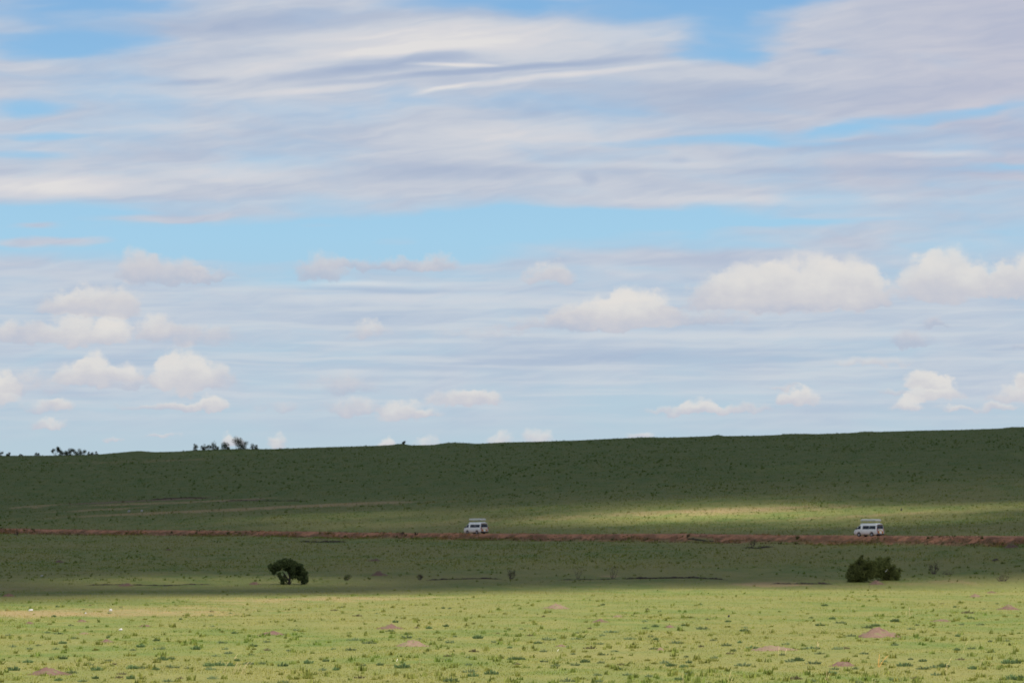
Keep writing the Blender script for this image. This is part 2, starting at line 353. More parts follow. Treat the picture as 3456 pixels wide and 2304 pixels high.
def ground_mat():
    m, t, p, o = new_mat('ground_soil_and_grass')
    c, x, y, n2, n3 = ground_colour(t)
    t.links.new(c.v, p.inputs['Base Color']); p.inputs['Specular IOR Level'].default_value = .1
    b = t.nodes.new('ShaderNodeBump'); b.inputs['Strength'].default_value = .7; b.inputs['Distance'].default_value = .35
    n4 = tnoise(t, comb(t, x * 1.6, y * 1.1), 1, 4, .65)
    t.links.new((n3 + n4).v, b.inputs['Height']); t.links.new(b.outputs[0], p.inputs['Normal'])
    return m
def blade_mat(name, tint=(1, 1, 1), var=.35):
    m, t, p, o = new_mat(name)
    c, *_ = ground_colour(t)
    g = t.nodes.new('ShaderNodeNewGeometry')
    r = X(t, g.outputs['Random Per Island'])
    v = r.mad(2 * var, 1 - var + .08)
    c = cmix(t, 1.0, c, comb(t, v * tint[0], v * tint[1], v * tint[2] * .92), 'MULTIPLY')
    d = t.nodes.new('ShaderNodeBsdfDiffuse'); tr = t.nodes.new('ShaderNodeBsdfTranslucent'); mx = t.nodes.new('ShaderNodeMixShader')
    t.links.new(c.v, d.inputs[0]); t.links.new(c.v, tr.inputs[0]); mx.inputs[0].default_value = .38
    t.links.new(d.outputs[0], mx.inputs[1]); t.links.new(tr.outputs[0], mx.inputs[2])
    t.nodes.remove(p); t.links.new(mx.outputs[0], o.inputs[0])
    return m
def leaf_mat(name, lo, hi, trans=.3):
    m, t, p, o = new_mat(name)
    g = t.nodes.new('ShaderNodeNewGeometry')
    oi = t.nodes.new('ShaderNodeObjectInfo')
    r = X(t, g.outputs['Random Per Island'])
    c = cmix(t, r, lo, hi)
    v = X(t, oi.outputs['Random']).mad(.5, .75)
    c = cmix(t, 1.0, c, comb(t, v, v, v), 'MULTIPLY')
    d = t.nodes.new('ShaderNodeBsdfDiffuse'); tr = t.nodes.new('ShaderNodeBsdfTranslucent'); mx = t.nodes.new('ShaderNodeMixShader')
    t.links.new(c.v, d.inputs[0]); t.links.new(c.v, tr.inputs[0]); mx.inputs[0].default_value = trans
    t.links.new(d.outputs[0], mx.inputs[1]); t.links.new(tr.outputs[0], mx.inputs[2])
    t.nodes.remove(p); t.links.new(mx.outputs[0], o.inputs[0])
    return m
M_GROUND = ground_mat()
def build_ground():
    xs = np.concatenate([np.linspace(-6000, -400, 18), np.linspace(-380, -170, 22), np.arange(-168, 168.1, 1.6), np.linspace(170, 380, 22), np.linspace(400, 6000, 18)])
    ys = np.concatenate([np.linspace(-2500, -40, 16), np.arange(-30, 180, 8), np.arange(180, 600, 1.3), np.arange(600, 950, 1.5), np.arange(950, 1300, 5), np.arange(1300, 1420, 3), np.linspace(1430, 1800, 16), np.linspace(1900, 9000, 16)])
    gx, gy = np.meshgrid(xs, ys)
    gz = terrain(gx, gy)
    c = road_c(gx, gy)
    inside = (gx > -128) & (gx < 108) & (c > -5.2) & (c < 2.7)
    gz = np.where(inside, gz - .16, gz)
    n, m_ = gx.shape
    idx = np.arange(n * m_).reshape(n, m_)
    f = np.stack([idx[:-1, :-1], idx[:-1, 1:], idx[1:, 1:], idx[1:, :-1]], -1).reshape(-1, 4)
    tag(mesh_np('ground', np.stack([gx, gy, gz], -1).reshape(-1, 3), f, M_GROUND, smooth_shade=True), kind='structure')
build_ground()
def build_road():
    m, t, p, o = new_mat('red_dirt')
    g = t.nodes.new('ShaderNodeNewGeometry'); x, y, _ = sep(t, X(t, g.outputs['Position']))
    n2 = tnoise(t, comb(t, x * .35, y * .35), 1, 5, .65); n3 = tnoise(t, comb(t, x * 1.7, y * 1.7), 1, 4, .6)
    rc = x * .793 + (y - 742.2) * .609
    c = cmix(t, (n2 * .6 + n3 * .4).ss(.35, .65), (.160, .074, .040), (.36, .170, .088))
    c = cmix(t, (rc + (n2 - .5) * 7).ss(-4.0, -5.2) * (n3 * .5 + n2 * .5).ss(.40, .56) * .9, c, (.070, .062, .026))
    rut = ((rc + (n2 - .5) * .5).op('ABSOLUTE') - .8).op('ABSOLUTE')
    c = cmix(t, rut.ss(.45, .15) * .5, c, (.40, .22, .13))
    t.links.new(c.v, p.inputs['Base Color']); p.inputs['Specular IOR Level'].default_value = .1
    b = t.nodes.new('ShaderNodeBump'); b.inputs['Strength'].default_value = .8; b.inputs['Distance'].default_value = .2
    t.links.new(n3.v, b.inputs['Height']); t.links.new(b.outputs[0], p.inputs['Normal'])
    s = np.arange(-205, 146, .8); cc = np.array([-6.1, -5.4, -4.7, -4.2, -3.6, -3.1, -2.2, -1, 0, 1, 2, 2.6, 3.1])
    ss_, c_ = np.meshgrid(s, cc, indexing='ij')
    X_ = -.609 * -ss_ + .793 * c_; Y_ = 742.2 - .793 * ss_ + .609 * c_
    z = terrain(X_, Y_)
    jag = .12 * vnoise(ss_ / .9, c_ * 2, 4)
    z = z + np.where((c_ < -5.9) | (c_ > 3.0), -.14, np.where((c_ < -3.3), .03 + .5 * jag, .03))
    n, m_ = X_.shape; idx = np.arange(n * m_).reshape(n, m_)
    f = np.stack([idx[:-1, :-1], idx[1:, :-1], idx[1:, 1:], idx[:-1, 1:]], -1).reshape(-1, 4)
    tag(mesh_np('dirt_road', np.stack([X_, Y_, z], -1).reshape(-1, 3), f, m, smooth_shade=True), kind='structure')
build_road()

# ------------------------------------------------------------------ broken cloud layer overhead that shades the slope
def sun_share(px, py):
    """how much sun reaches the ground seen at this photo pixel"""
    front = np.interp(px, [-400, 0, 450, 900, 1700, 2600, 3400, 3900], [2036, 2030, 2013, 2002, 1993, 1976, 1959, 1954])
    lit = smooth(-13, 12, py - front)
    yu = np.interp(px, [0, 900, 1300, 1700, 2000, 2500, 2900, 3456], [1755, 1750, 1738, 1712, 1698, 1686, 1690, 1702])
    yl = np.interp(px, [0, 2400, 2750, 3000, 3456], [1806, 1790, 1778, 1760, 1752])
    amp = np.interp(px, [-300, 0, 700, 1000, 1300, 1700, 2000, 2500, 2900, 3150, 3456, 3800], [.18, .14, .10, .18, .34, .58, .74, .80, .78, .66, .58, .5])
    band = smooth(-16, 14, py - yu) * (1 - smooth(-16, 10, py - yl)) * amp
    return np.clip(lit + band + np.where(py > 1800, .12, .05), 0, 1)
def build_shade_cloud():
    H = 3500.0; step = 15.0
    gx, gy = np.meshgrid(np.arange(-330, 331, step), np.arange(400, 1560, step))
    gx = gx + RNG.uniform(-5, 5, gx.shape); gy = gy + RNG.uniform(-5, 5, gy.shape)
    gz = terrain(gx, gy)
    px, py = px_of(gx, gy, gz)
    lit = np.where(gy < 1350, sun_share(px, py), .1)
    keep = RNG.random(gx.shape) > lit
    ico = bpy.data.meshes.new('tmp'); import bmesh
    bm = bmesh.new(); bmesh.ops.create_icosphere(bm, subdivisions=2, radius=1); bm.to_mesh(ico); bm.free()
    v0 = np.array([v.co[:] for v in ico.vertices]); f0 = np.array([p.vertices[:] for p in ico.polygons]); bpy.data.meshes.remove(ico)
    P = np.stack([gx[keep], gy[keep], gz[keep]], -1); L = 1 - lit[keep]
    tt = (H - P[:, 2]) / SUN_DIR.z
    C = P + tt[:, None] * np.array(SUN_DIR)[None]
    C[:, 2] += RNG.normal(0, 5, len(C))
    r = (9.5 + 4.5 * L) * RNG.uniform(.85, 1.2, len(C))
    lump = 1 + .25 * RNG.random((len(C), len(v0)))
    V = C[:, None] + v0[None] * lump[..., None] * r[:, None, None] * np.array([1, 1, .55])
    Fc = f0[None] + (np.arange(len(C)) * len(v0))[:, None, None]
    m, t, p, o = new_mat('cloud_white'); p.inputs['Base Color'].default_value = (.9, .9, .92, 1); p.inputs['Roughness'].default_value = 1
    tag(mesh_np('cloud', V.reshape(-1, 3), Fc.reshape(-1, 3), m, smooth_shade=True), kind='stuff')
build_shade_cloud()

# ------------------------------------------------------------------ grass
def blades(name, n, dens, height, width, mat, lean=.35, region=None, cluster=1):
    """many single leaning blades; dens() gives the foot points"""
    P = dens(n)
    n = len(P)
    h = height(P) * RNG.uniform(.55, 1.25, n); w = width(P) * RNG.uniform(.6, 1.4, n)
    a = RNG.uniform(0, 2 * math.pi, n)
    dx, dy = np.cos(a) * w / 2, np.sin(a) * w / 2
    lx = (RNG.normal(lean * .6, .3, n)) * h; ly = RNG.normal(0, .3, n) * h
    base = P.copy(); base[:, 2] -= .03
    v = np.empty((n, 3, 3))
    v[:, 0] = base + np.stack([-dx, -dy, np.zeros(n)], -1)
    v[:, 1] = base + np.stack([dx, dy, np.zeros(n)], -1)
    v[:, 2] = base + np.stack([lx, ly, h], -1)
    return tag(mesh_np(name, v.reshape(-1, 3), np.arange(3 * n).reshape(n, 3), mat), kind='stuff')
def scatter(d0, d1, power, margin=260):
    def f(n):
        q = RNG.random(n)
        e = 1 - power
        d = (d0 ** e + q * (d1 ** e - d0 ** e)) ** (1 / e)
        x = (RNG.uniform(-margin, 3456 + margin, n) - 1728) / FPX * d
        return np.stack([x, d, terrain(x, d)], -1)
    return f
M_BLADE = blade_mat('grass_blades', (1.58, 1.57, 1.44), .17)
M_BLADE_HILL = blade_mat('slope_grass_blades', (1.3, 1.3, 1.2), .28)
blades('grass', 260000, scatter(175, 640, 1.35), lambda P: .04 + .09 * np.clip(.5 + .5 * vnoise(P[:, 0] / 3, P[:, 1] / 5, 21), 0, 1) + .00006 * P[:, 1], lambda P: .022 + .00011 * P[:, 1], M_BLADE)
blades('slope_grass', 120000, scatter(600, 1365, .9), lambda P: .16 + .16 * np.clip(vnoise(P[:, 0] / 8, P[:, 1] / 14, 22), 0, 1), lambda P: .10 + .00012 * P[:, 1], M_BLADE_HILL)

# ------------------------------------------------------------------ small mesh helpers
def tube(path, radii, sides=6):
    """verts and quads of a tapered tube along a path"""
    V, F = [], []
    for i, p in enumerate(path):
        p = Vector(p)
        d = (Vector(path[min(i + 1, len(path) - 1)]) - Vector(path[max(i - 1, 0)])).normalized()
        a = d.orthogonal().normalized(); b = d.cross(a)
        for k in range(sides):
            q = 2 * math.pi * k / sides
            V.append(p + (a * math.cos(q) + b * math.sin(q)) * radii[i])
    for i in range(len(path) - 1):
        for k in range(sides):
            F.append((i * sides + k, i * sides + (k + 1) % sides, (i + 1) * sides + (k + 1) % sides, (i + 1) * sides + k))
    return V, F
def poly_obj(name, V, F, mat, parent=None, smooth_shade=False, loc=None):
    me = bpy.data.meshes.new(name); me.from_pydata([tuple(v) for v in V], [], F); me.update()
    if smooth_shade: me.polygons.foreach_set('use_smooth', [True] * len(me.polygons))
    me.materials.append(mat)
    o = bpy.data.objects.new(name, me); COL.objects.link(o)
    if parent: o.parent = parent
    if loc is not None: o.location = loc
    return o
class MB:
    def __init__(s): s.V, s.F = [], []
    def add(s, V, F):
        k = len(s.V); s.V += [tuple(v) for v in V]; s.F += [tuple(i + k for i in f) for f in F]; return s
    def box(s, x0, x1, y0, y1, z0, z1, bev=0.0):
        b = min(bev, (x1 - x0) / 3, (y1 - y0) / 3, (z1 - z0) / 3)
        if b <= 0:
            V = [(x, y, z) for z in (z0, z1) for x, y in ((x0, y0), (x1, y0), (x1, y1), (x0, y1))]
            return s.add(V, [(3, 2, 1, 0), (4, 5, 6, 7), (0, 1, 5, 4), (1, 2, 6, 5), (2, 3, 7, 6), (3, 0, 4, 7)])
        V, F = [], []
        for z, i in ((z0, b), (z0 + b, 0), (z1 - b, 0), (z1, b)):
            for x, y in ((x0 + b + i, y0 + i), (x1 - b - i, y0 + i), (x1 - i, y0 + b + i), (x1 - i, y1 - b - i), (x1 - b - i, y1 - i), (x0 + b + i, y1 - i), (x0 + i, y1 - b - i), (x0 + i, y0 + b + i)):
                V.append((x, y, z))
        for l in range(3):
            for k in range(8): F.append((l * 8 + k, l * 8 + (k + 1) % 8, l * 8 + 8 + (k + 1) % 8, l * 8 + 8 + k))
        F += [tuple(range(7, -1, -1)), tuple(range(24, 32))]
        return s.add(V, F)
    def tube(s, path, radii, sides=6): return s.add(*tube(path, radii, sides))
    def build(s, name, mat, parent=None, smooth_shade=False): return poly_obj(name, s.V, s.F, mat, parent, smooth_shade)
def copy_tree(o, parent=None):
    c = o.copy(); COL.objects.link(c)
    if parent: c.parent = parent
    for ch in list(o.children): copy_tree(ch, c)
    return c

# ------------------------------------------------------------------ safari vans
def van_paint():
    m, t, p, o = new_mat('van_white_paint')
    tc = t.nodes.new('ShaderNodeTexCoord'); x, y, z = sep(t, X(t, tc.outputs['Object']))
    n = tnoise(t, X(t, tc.outputs['Object']), 2.2, 4, .6, '3D')
    d = (n - .5).mad(.7, z).ss(1.0, .25) * .6
    c = cmix(t, d, (.84, .83, .77), (.42, .27, .18))
    t.links.new(c.v, p.inputs['Base Color']); p.inputs['Roughness'].default_value = .35
    return m
M_VAN = van_paint()
M_ROOF = simple('fibreglass_lid', (.58, .575, .49), .5, 0, .06, 3)
M_GLASS = simple('dark_glass', (.014, .019, .026), .12, 0, 0, 1, .3)
M_RUBBER = simple('rubber', (.018, .017, .017), .8, 0, .3, 9)
M_PLASTIC = simple('black_plastic', (.022, .021, .022), .6, 0, .25, 6)
M_RIM = simple('steel_rim', (.35, .34, .33), .45, .6, .15, 8)
M_RED = simple('red_lens', (.42, .030, .022), .35)
M_REFLECT = simple('red_reflector', (.62, .10, .035), .4)
M_YELLOW = simple('yellow_plate', (.66, .46, .10), .5)
M_CLEAR = simple('clear_lens', (.62, .63, .62), .2)
M_STRUT = simple('grey_metal', (.25, .25, .24), .5, .4)
M_INT = simple('dark_interior', (.05, .047, .045), .9)
XW = 1.28
def half_w(x, z):
    w = .845 - .135 * max(0, z - 1.06) ** 1.25 / .8
    if z < .5: w -= .05 * ((.5 - z) / .22) ** 2
    if x > 1.7: w *= 1 - .17 * ((x - 1.7) / .65) ** 2.2
    if x < -2.2: w *= 1 - .06 * ((-2.2 - x) / .15) ** 2
    return w
def top_z(x):
    return float(np.interp(x, [-2.35, -2.28, -2.1, -1.5, .5, .85, 1.05, 1.86, 2.05, 2.22, 2.32, 2.35], [1.88, 1.955, 1.985, 2.0, 2.0, 1.97, 1.90, 1.20, 1.07, .95, .82, .68]))
def bottom_z(x):
    z = .30
    for xw in (XW, -XW):
        q = .395 ** 2 - (x - xw) ** 2
        if q > 0: z = max(z, .335 + math.sqrt(q))
    return z
def rear_shift(x, z): return .15 * max(0, z - .85) / 1.1 * max(0, (-2.0 - x) / .35)
def side_panel(poly, side, off, name, mat, parent):
    """a glass panel that follows the tumblehome of the body side; poly is a quad (x,z)*4, lower then upper edge"""
    V, F = [], []
    (xa, za), (xb, zb), (xc, zc), (xd, zd) = poly
    for k in range(4):
        q = k / 3
        for (x0, z0), (x1, z1) in (((xa, za), (xd, zd)), ((xb, zb), (xc, zc))):
            x, z = x0 + (x1 - x0) * q, z0 + (z1 - z0) * q
            for o_ in (off, -.03): V.append((x, side * (half_w(x, z) + o_), z))
    for k in range(3):
        a = k * 4
        F += [(a, a + 2, a + 6, a + 4), (a + 1, a + 5, a + 7, a + 3), (a, a + 4, a + 5, a + 1), (a + 2, a + 3, a + 7, a + 6)]
    F += [(0, 1, 3, 2), (12, 14, 15, 13)]
    return poly_obj(name, V, F, mat, parent)
def make_van(label):
    r = empty('safari_van', (0, 0, 0), label, 'van', 'safari vans on the dirt road')
    xs = np.concatenate([np.arange(-2.35, 2.30, .05), [2.30, 2.33, 2.35]])
    fr = [0, .1, .22, .34, .46, .58, .70, .80, .88, .94, .98, 1.0]
    V, F = [], []
    n = 2 * len(fr) + 1
    for x in xs:
        zb, zt = bottom_z(x), top_z(x)
        zb = min(zb, zt - .2)
        h = []
        for f in fr:
            z = zb + f * (zt - zb)
            y = half_w(x, z) - {.94: .03, .98: .09, 1.0: .24}.get(f, 0)
            h.append((x + rear_shift(x, z), y, z))
        ring = h + [(x + rear_shift(x, zt), 0, zt + (.025 if x < 1.2 else .03))] + [(a, -b, c) for a, b, c in h[::-1]]
        V += ring
    for i in range(len(xs) - 1):
        for k in range(n): F.append((i * n + k, i * n + (k + 1) % n, (i + 1) * n + (k + 1) % n, (i + 1) * n + k))
    F.append(tuple(range(n))); F.append(tuple(range(len(xs) * n - 1, (len(xs) - 1) * n - 1, -1)))
    body = poly_obj('body', V, F, M_VAN, r, True)
    MB().box(-2.1, 2.0, -.62, .62, .34, .74, .05).build('underbody', M_INT, r)
    for s in (1, -1):
        side_panel([(.90, 1.17), (1.74, 1.17), (1.22, 1.64), (.90, 1.66)], s, .006, 'front_window', M_GLASS, r)
        for xa, xb in ((-.76, .52), (-2.06, -.79)):
            w = side_panel([(xa, 1.17), (xb, 1.17), (xb - .03, 1.66), (xa + .02, 1.66)], s, .006, 'side_window', M_GLASS, r)
        side_panel([(-.80, 1.135), (.52, 1.135), (.52, 1.15), (-.80, 1.15)], s, .008, 'window_trim', M_PLASTIC, r)
        # door mirror
        mb = MB().box(1.62, 1.72, s * .95 - .10, s * .95 + .10, 1.12, 1.36, .03)
        mb.tube([(1.66, s * .80, 1.2), (1.66, s * .90, 1.22)], [.025, .025]); mb.build('mirror', M_PLASTIC, r)
        MB().box(2.16, 2.30, s * .58 - .14, s * .58 + .14, .78, .97, .04).build('headlight', M_CLEAR, r)
        MB().box(-2.375, -2.30, s * .735 - .065, s * .735 + .065, .86, 1.22, .02).build('tail_light', M_RED, r)
        # slanted red and white warning strips on the lower tail
        for k in range(2):
            y0 = s * (.50 - .19 * k)
            V = []
            for x in (-2.372, -2.33):
                V += [(x, y0 - .075 - .06, .52), (x, y0 + .075 - .06, .52), (x, y0 + .075 + .06, .88), (x, y0 - .075 + .06, .88)]
            poly_obj('reflector', V, [(3, 2, 1, 0), (4, 5, 6, 7), (0, 1, 5, 4), (1, 2, 6, 5), (2, 3, 7, 6), (3, 0, 4, 7)], M_REFLECT if k == 0 else M_YELLOW, r)
        for xw in (XW, -XW):
            tyre = MB()
            prof = [(.19, -.10), (.30, -.105), (.335, -.07), (.34, 0), (.335, .07), (.30, .105), (.19, .10)]
            N = 24; Vt, Ft = [], []
            for i in range(N):
                a = 2 * math.pi * i / N
                for rr, w in prof: Vt.append((xw + rr * math.cos(a), s * .73 + w, .335 + rr * math.sin(a)))
            L = len(prof)
            for i in range(N):
                for k in range(L - 1): Ft.append((i * L + k, ((i + 1) % N) * L + k, ((i + 1) % N) * L + k + 1, i * L + k + 1))
            wh = empty('wheel', (0, 0, 0), None, None); wh.parent = r
            poly_obj('tyre', Vt, Ft, M_RUBBER, wh, True)
            rim = MB(); Vr = []
            for w, rr in ((.085, .19), (.06, .15), (.075, .05)):
                for i in range(16): Vr.append((xw + rr * math.cos(i * math.pi / 8), s * (.73 + w), .335 + rr * math.sin(i * math.pi / 8)))
            Fr = [(l * 16 + i, l * 16 + (i + 1) % 16, l * 16 + 16 + (i + 1) % 16, l * 16 + 16 + i) for l in range(2) for i in range(16)] + [tuple(range(32, 48))]
            poly_obj('rim', Vr, Fr, M_RIM, wh)
    # windscreen follows the sloping front
    V = []
    for z in (1.24, 1.45, 1.66, 1.84):
        x = float(np.interp(z, [1.20, 1.90], [1.86, 1.05]))
        for o_ in (.02, -.02):
            for s in (-1, 1): V.append((x + o_, s * (half_w(x, z) - .10), z + o_ * .8))
    F = []
    for k in range(3):
        a = k * 4
        F += [(a, a + 1, a + 5, a + 4), (a + 3, a + 2, a + 6, a + 7), (a, a + 4, a + 6, a + 2), (a + 1, a + 3, a + 7, a + 5)]
    F += [(0, 2, 3, 1), (12, 13, 15, 14)]
    poly_obj('windscreen', V, F, M_GLASS, r)
    # rear window
    V = []
    for z in (1.22, 1.42, 1.66):
        x = -2.35 + rear_shift(-2.35, z)
        for o_ in (-.012, .03):
            for s in (-1, 1): V.append((x + o_, s * (half_w(-2.3, z) - .13), z))
    F = []
    for k in range(2):
        a = k * 4
        F += [(a, a + 4, a + 5, a + 1), (a + 3, a + 7, a + 6, a + 2), (a, a + 2, a + 6, a + 4), (a + 1, a + 5, a + 7, a + 3)]
    F += [(0, 1, 3, 2), (8, 10, 11, 9)]
    poly_obj('rear_window', V, F, M_GLASS, r)
    MB().box(-2.365, -2.32, -.24, .24, .90, 1.02, .01).build('number_plate', M_YELLOW, r)
    MB().box(-2.46, -2.18, -.80, .80, .27, .50, .06).build('rear_bumper', M_PLASTIC, r)
    MB().box(2.18, 2.40, -.74, .74, .30, .58, .06).build('front_bumper', M_PLASTIC, r)
    bb = MB()
    for z in (.62, .95): bb.tube([(2.36, -.62, z), (2.50, -.45, z), (2.50, .45, z), (2.36, .62, z)], [.03] * 4, 8)
    for y in (-.4, .4): bb.tube([(2.42, y, .45), (2.50, y, .62), (2.47, y, 1.0)], [.035] * 3, 8)
    bb.build('bull_bar', M_PLASTIC, r)
    # open roof: dark slab painting the shaded opening, rail, raised lid on struts
    MB().box(-1.70, 1.00, -.50, .50, 2.0, 2.034, .012).build('roof_opening_dark', M_INT, r)
    rl = MB()
    for y in (-.56, .56): rl.box(-1.80, 1.10, y - .04, y + .04, 1.99, 2.06, .015)
    for x in (-1.80, 1.10): rl.box(x - .04, x + .04, -.515, .515, 1.99, 2.057, .015)
    rl.build('hatch_rim', M_VAN, r)
    lid = MB()
    x0, x1, w = -1.92, 1.20, .70
    Vl, Fl = [], []
    rings = [(.0, 2.36), (.0, 2.55), (.05, 2.62), (.20, 2.66)]
    for i_, z in rings:
        for x, y in ((x0 + i_ + .08, -w + i_), (x1 - i_ - .22, -w + i_), (x1 - i_, -w + i_ + .22), (x1 - i_, w - i_ - .22), (x1 - i_ - .22, w - i_), (x0 + i_ + .08, w - i_), (x0 + i_, w - i_ - .08), (x0 + i_, -w + i_ + .08)): Vl.append((x, y, z))
    inner = [(.04, 2.36), (.04, 2.53)]
    for i_, z in inner:
        for x, y in ((x0 + i_ + .08, -w + i_), (x1 - i_ - .22, -w + i_), (x1 - i_, -w + i_ + .22), (x1 - i_, w - i_ - .22), (x1 - i_ - .22, w - i_), (x0 + i_ + .08, w - i_), (x0 + i_, w - i_ - .08), (x0 + i_, -w + i_ + .08)): Vl.append((x, y, z))
    for l in range(3):
        for k in range(8): Fl.append((l * 8 + k, l * 8 + (k + 1) % 8, l * 8 + 8 + (k + 1) % 8, l * 8 + 8 + k))
    Fl.append(tuple(range(24, 32)))
    for k in range(8):
        Fl.append((32 + (k + 1) % 8, 32 + k, 40 + k, 40 + (k + 1) % 8)); Fl.append(((k + 1) % 8, k, 32 + k, 32 + (k + 1) % 8))
    Fl.append(tuple(range(47, 39, -1)))
    poly_obj('roof_lid', Vl, Fl, M_ROOF, r)
    for x in (-1.55, -.35, .82):
        for y in (-.56, .56): MB().tube([(x, y, 2.03), (x + .03, y, 2.56)], [.022, .022], 6).build('strut', M_STRUT, r)
    return r
def heading(x0, y0, x1, y1): return math.atan2(y1 - y0, x1 - x0)
def park(v, X_, Y_, rot):
    v.location = (X_, Y_, float(terrain(X_, Y_)) + .03); v.rotation_euler = (0, 0, rot)
van = make_van('white safari van farther along the red dirt road, seen left of photo centre')
def road_y(X_, c=0.0): return (c - X_ * .793) / .609 + 742.2
xl, xr = (1606 - 1728) / FPX * 750, (2931 - 1728) / FPX * 671
park(van, xl, 750, R(129)); 
van_near = copy_tree(van)
van_near['label'] = 'white safari van with red tail markings, nearer one, on the road above the double bush'
park(van_near, xr, 671, R(134))

# ------------------------------------------------------------------ trees and bushes
M_BARK = simple('bark', (.055, .042, .034), .9, 0, .3, 7)
M_TWIG = simple('dry_twigs', (.085, .060, .050), .9, 0, .25, 9)
M_LEAF_DARK = leaf_mat('dark_leaves', (.034, .048, .021), (.084, .108, .040), .3)
M_LEAF_OLIVE = leaf_mat('olive_leaves', (.095, .120, .042), (.240, .260, .086), .5)
M_LEAF_RIDGE = leaf_mat('ridge_leaves', (.075, .088, .055), (.130, .140, .085), .45)
M_LEAF_BROWN = leaf_mat('brown_leaves', (.050, .040, .030), (.095, .075, .050), .2)
M_HERB = leaf_mat('herb_leaves', (.110, .172, .070), (.180, .240, .100), .5)
M_HERB_GREY = leaf_mat('grey_herb_leaves', (.150, .200, .096), (.215, .255, .120), .5)
M_HERB_YELLOW = leaf_mat('yellowish_herb_leaves', (.160, .190, .040), (.270, .260, .065), .45)
M_HERB_BROWN = leaf_mat('brown_herb_leaves', (.120, .110, .060), (.190, .165, .085), .4)
M_SCRUB = leaf_mat('scrub_leaves', (.058, .082, .026), (.095, .112, .036), .45)
M_STRAW = leaf_mat('straw', (.40, .31, .15), (.62, .50, .28), .2)
def leaf_cloud(centres, radii, n, size, squash=(1, 1, 1), upright=0.0):
    """leaf-sized quads on and in overlapping lobes"""
    centres = np.asarray(centres, float); radii = np.asarray(radii, float)
    k = RNG.choice(len(centres), n, p=radii ** 2 / (radii ** 2).sum())
    d = RNG.normal(size=(n, 3)); d /= np.linalg.norm(d, axis=1)[:, None]
    rr = radii[k] * (RNG.random(n) ** .5) * (1 + .22 * np.abs(RNG.normal(0, 1, n)))
    c = centres[k] + d * rr[:, None] * np.array(squash)
    a = RNG.normal(size=(n, 3)); a /= np.linalg.norm(a, axis=1)[:, None]
    a[:, 2] += upright; a /= np.linalg.norm(a, axis=1)[:, None]
    b = np.cross(a, RNG.normal(size=(n, 3))); b /= np.linalg.norm(b, axis=1)[:, None]
    s = size * RNG.uniform(.6, 1.35, n)[:, None]
    q = np.stack([c - a * s, c + b * s * .45, c + a * s, c - b * s * .45], 1)
    return q.reshape(-1, 3), np.arange(4 * n).reshape(n, 4)
def branchy(mb, p, d, length, rad, depth, spread=.6, up=.15):
    """recursive bent branches into one mesh builder"""
    p = Vector(p); d = Vector(d).normalized()
    pts, r = [p], [rad]
    for i in range(3):
        d = (d + Vector((random.gauss(0, .16), random.gauss(0, .16), random.gauss(up * .4, .1)))).normalized()
        p = p + d * length / 3; pts.append(p); r.append(rad * (1 - .2 * (i + 1)))
    mb.tube(pts, r, 5)
    if depth:
        for k in range(random.choice((2, 3))):
            nd = (d + Vector((random.gauss(0, spread), random.gauss(0, spread), random.gauss(up, .3)))).normalized()
            branchy(mb, pts[random.choice((2, 3))], nd, length * random.uniform(.55, .8), r[-1] * .75, depth - 1, spread, up)
def lobed_tree(name, label, cat, base_px, zoom, base_zoom, lobes, limbs, n, leaf, mats, depth=.8, group=None):
    """lobes and limbs measured in an enlarged view: (x, y, r); zoom = photo pixels per view pixel"""
    p = ground_at(*base_px); s = zoom * p.y / FPX
    e = empty(name, p, label, cat, group)
    def loc(x, y, dep=0.0): return ((x - base_zoom[0]) * s, dep, (base_zoom[1] - y) * s)
    C, Rr = [], []
    for i, (x, y, r) in enumerate(lobes):
        C.append(loc(x, y, random.uniform(-1, 1) * depth)); Rr.append(r * s)
        C.append(loc(x + random.uniform(-.4, .4) * r, y + random.uniform(-.2, .5) * r, random.uniform(-1.3, 1.3) * depth)); Rr.append(r * s * .7)
    mb = MB()
    for path, r0, r1 in limbs:
        pts = [loc(x, y, 0 if i == 0 else random.uniform(-.35, .35) * depth * i) for i, (x, y) in enumerate(path)]
        pts[0] = (pts[0][0], pts[0][1], pts[0][2] - .12)
        mb.tube(pts, list(np.linspace(r0, r1, len(pts))), 7)
    mb.build('trunk', mats[0], e, True)
    V, F = leaf_cloud(C, Rr, n, leaf)
    mesh_np('crown', V, F, mats[1], e)
    return e
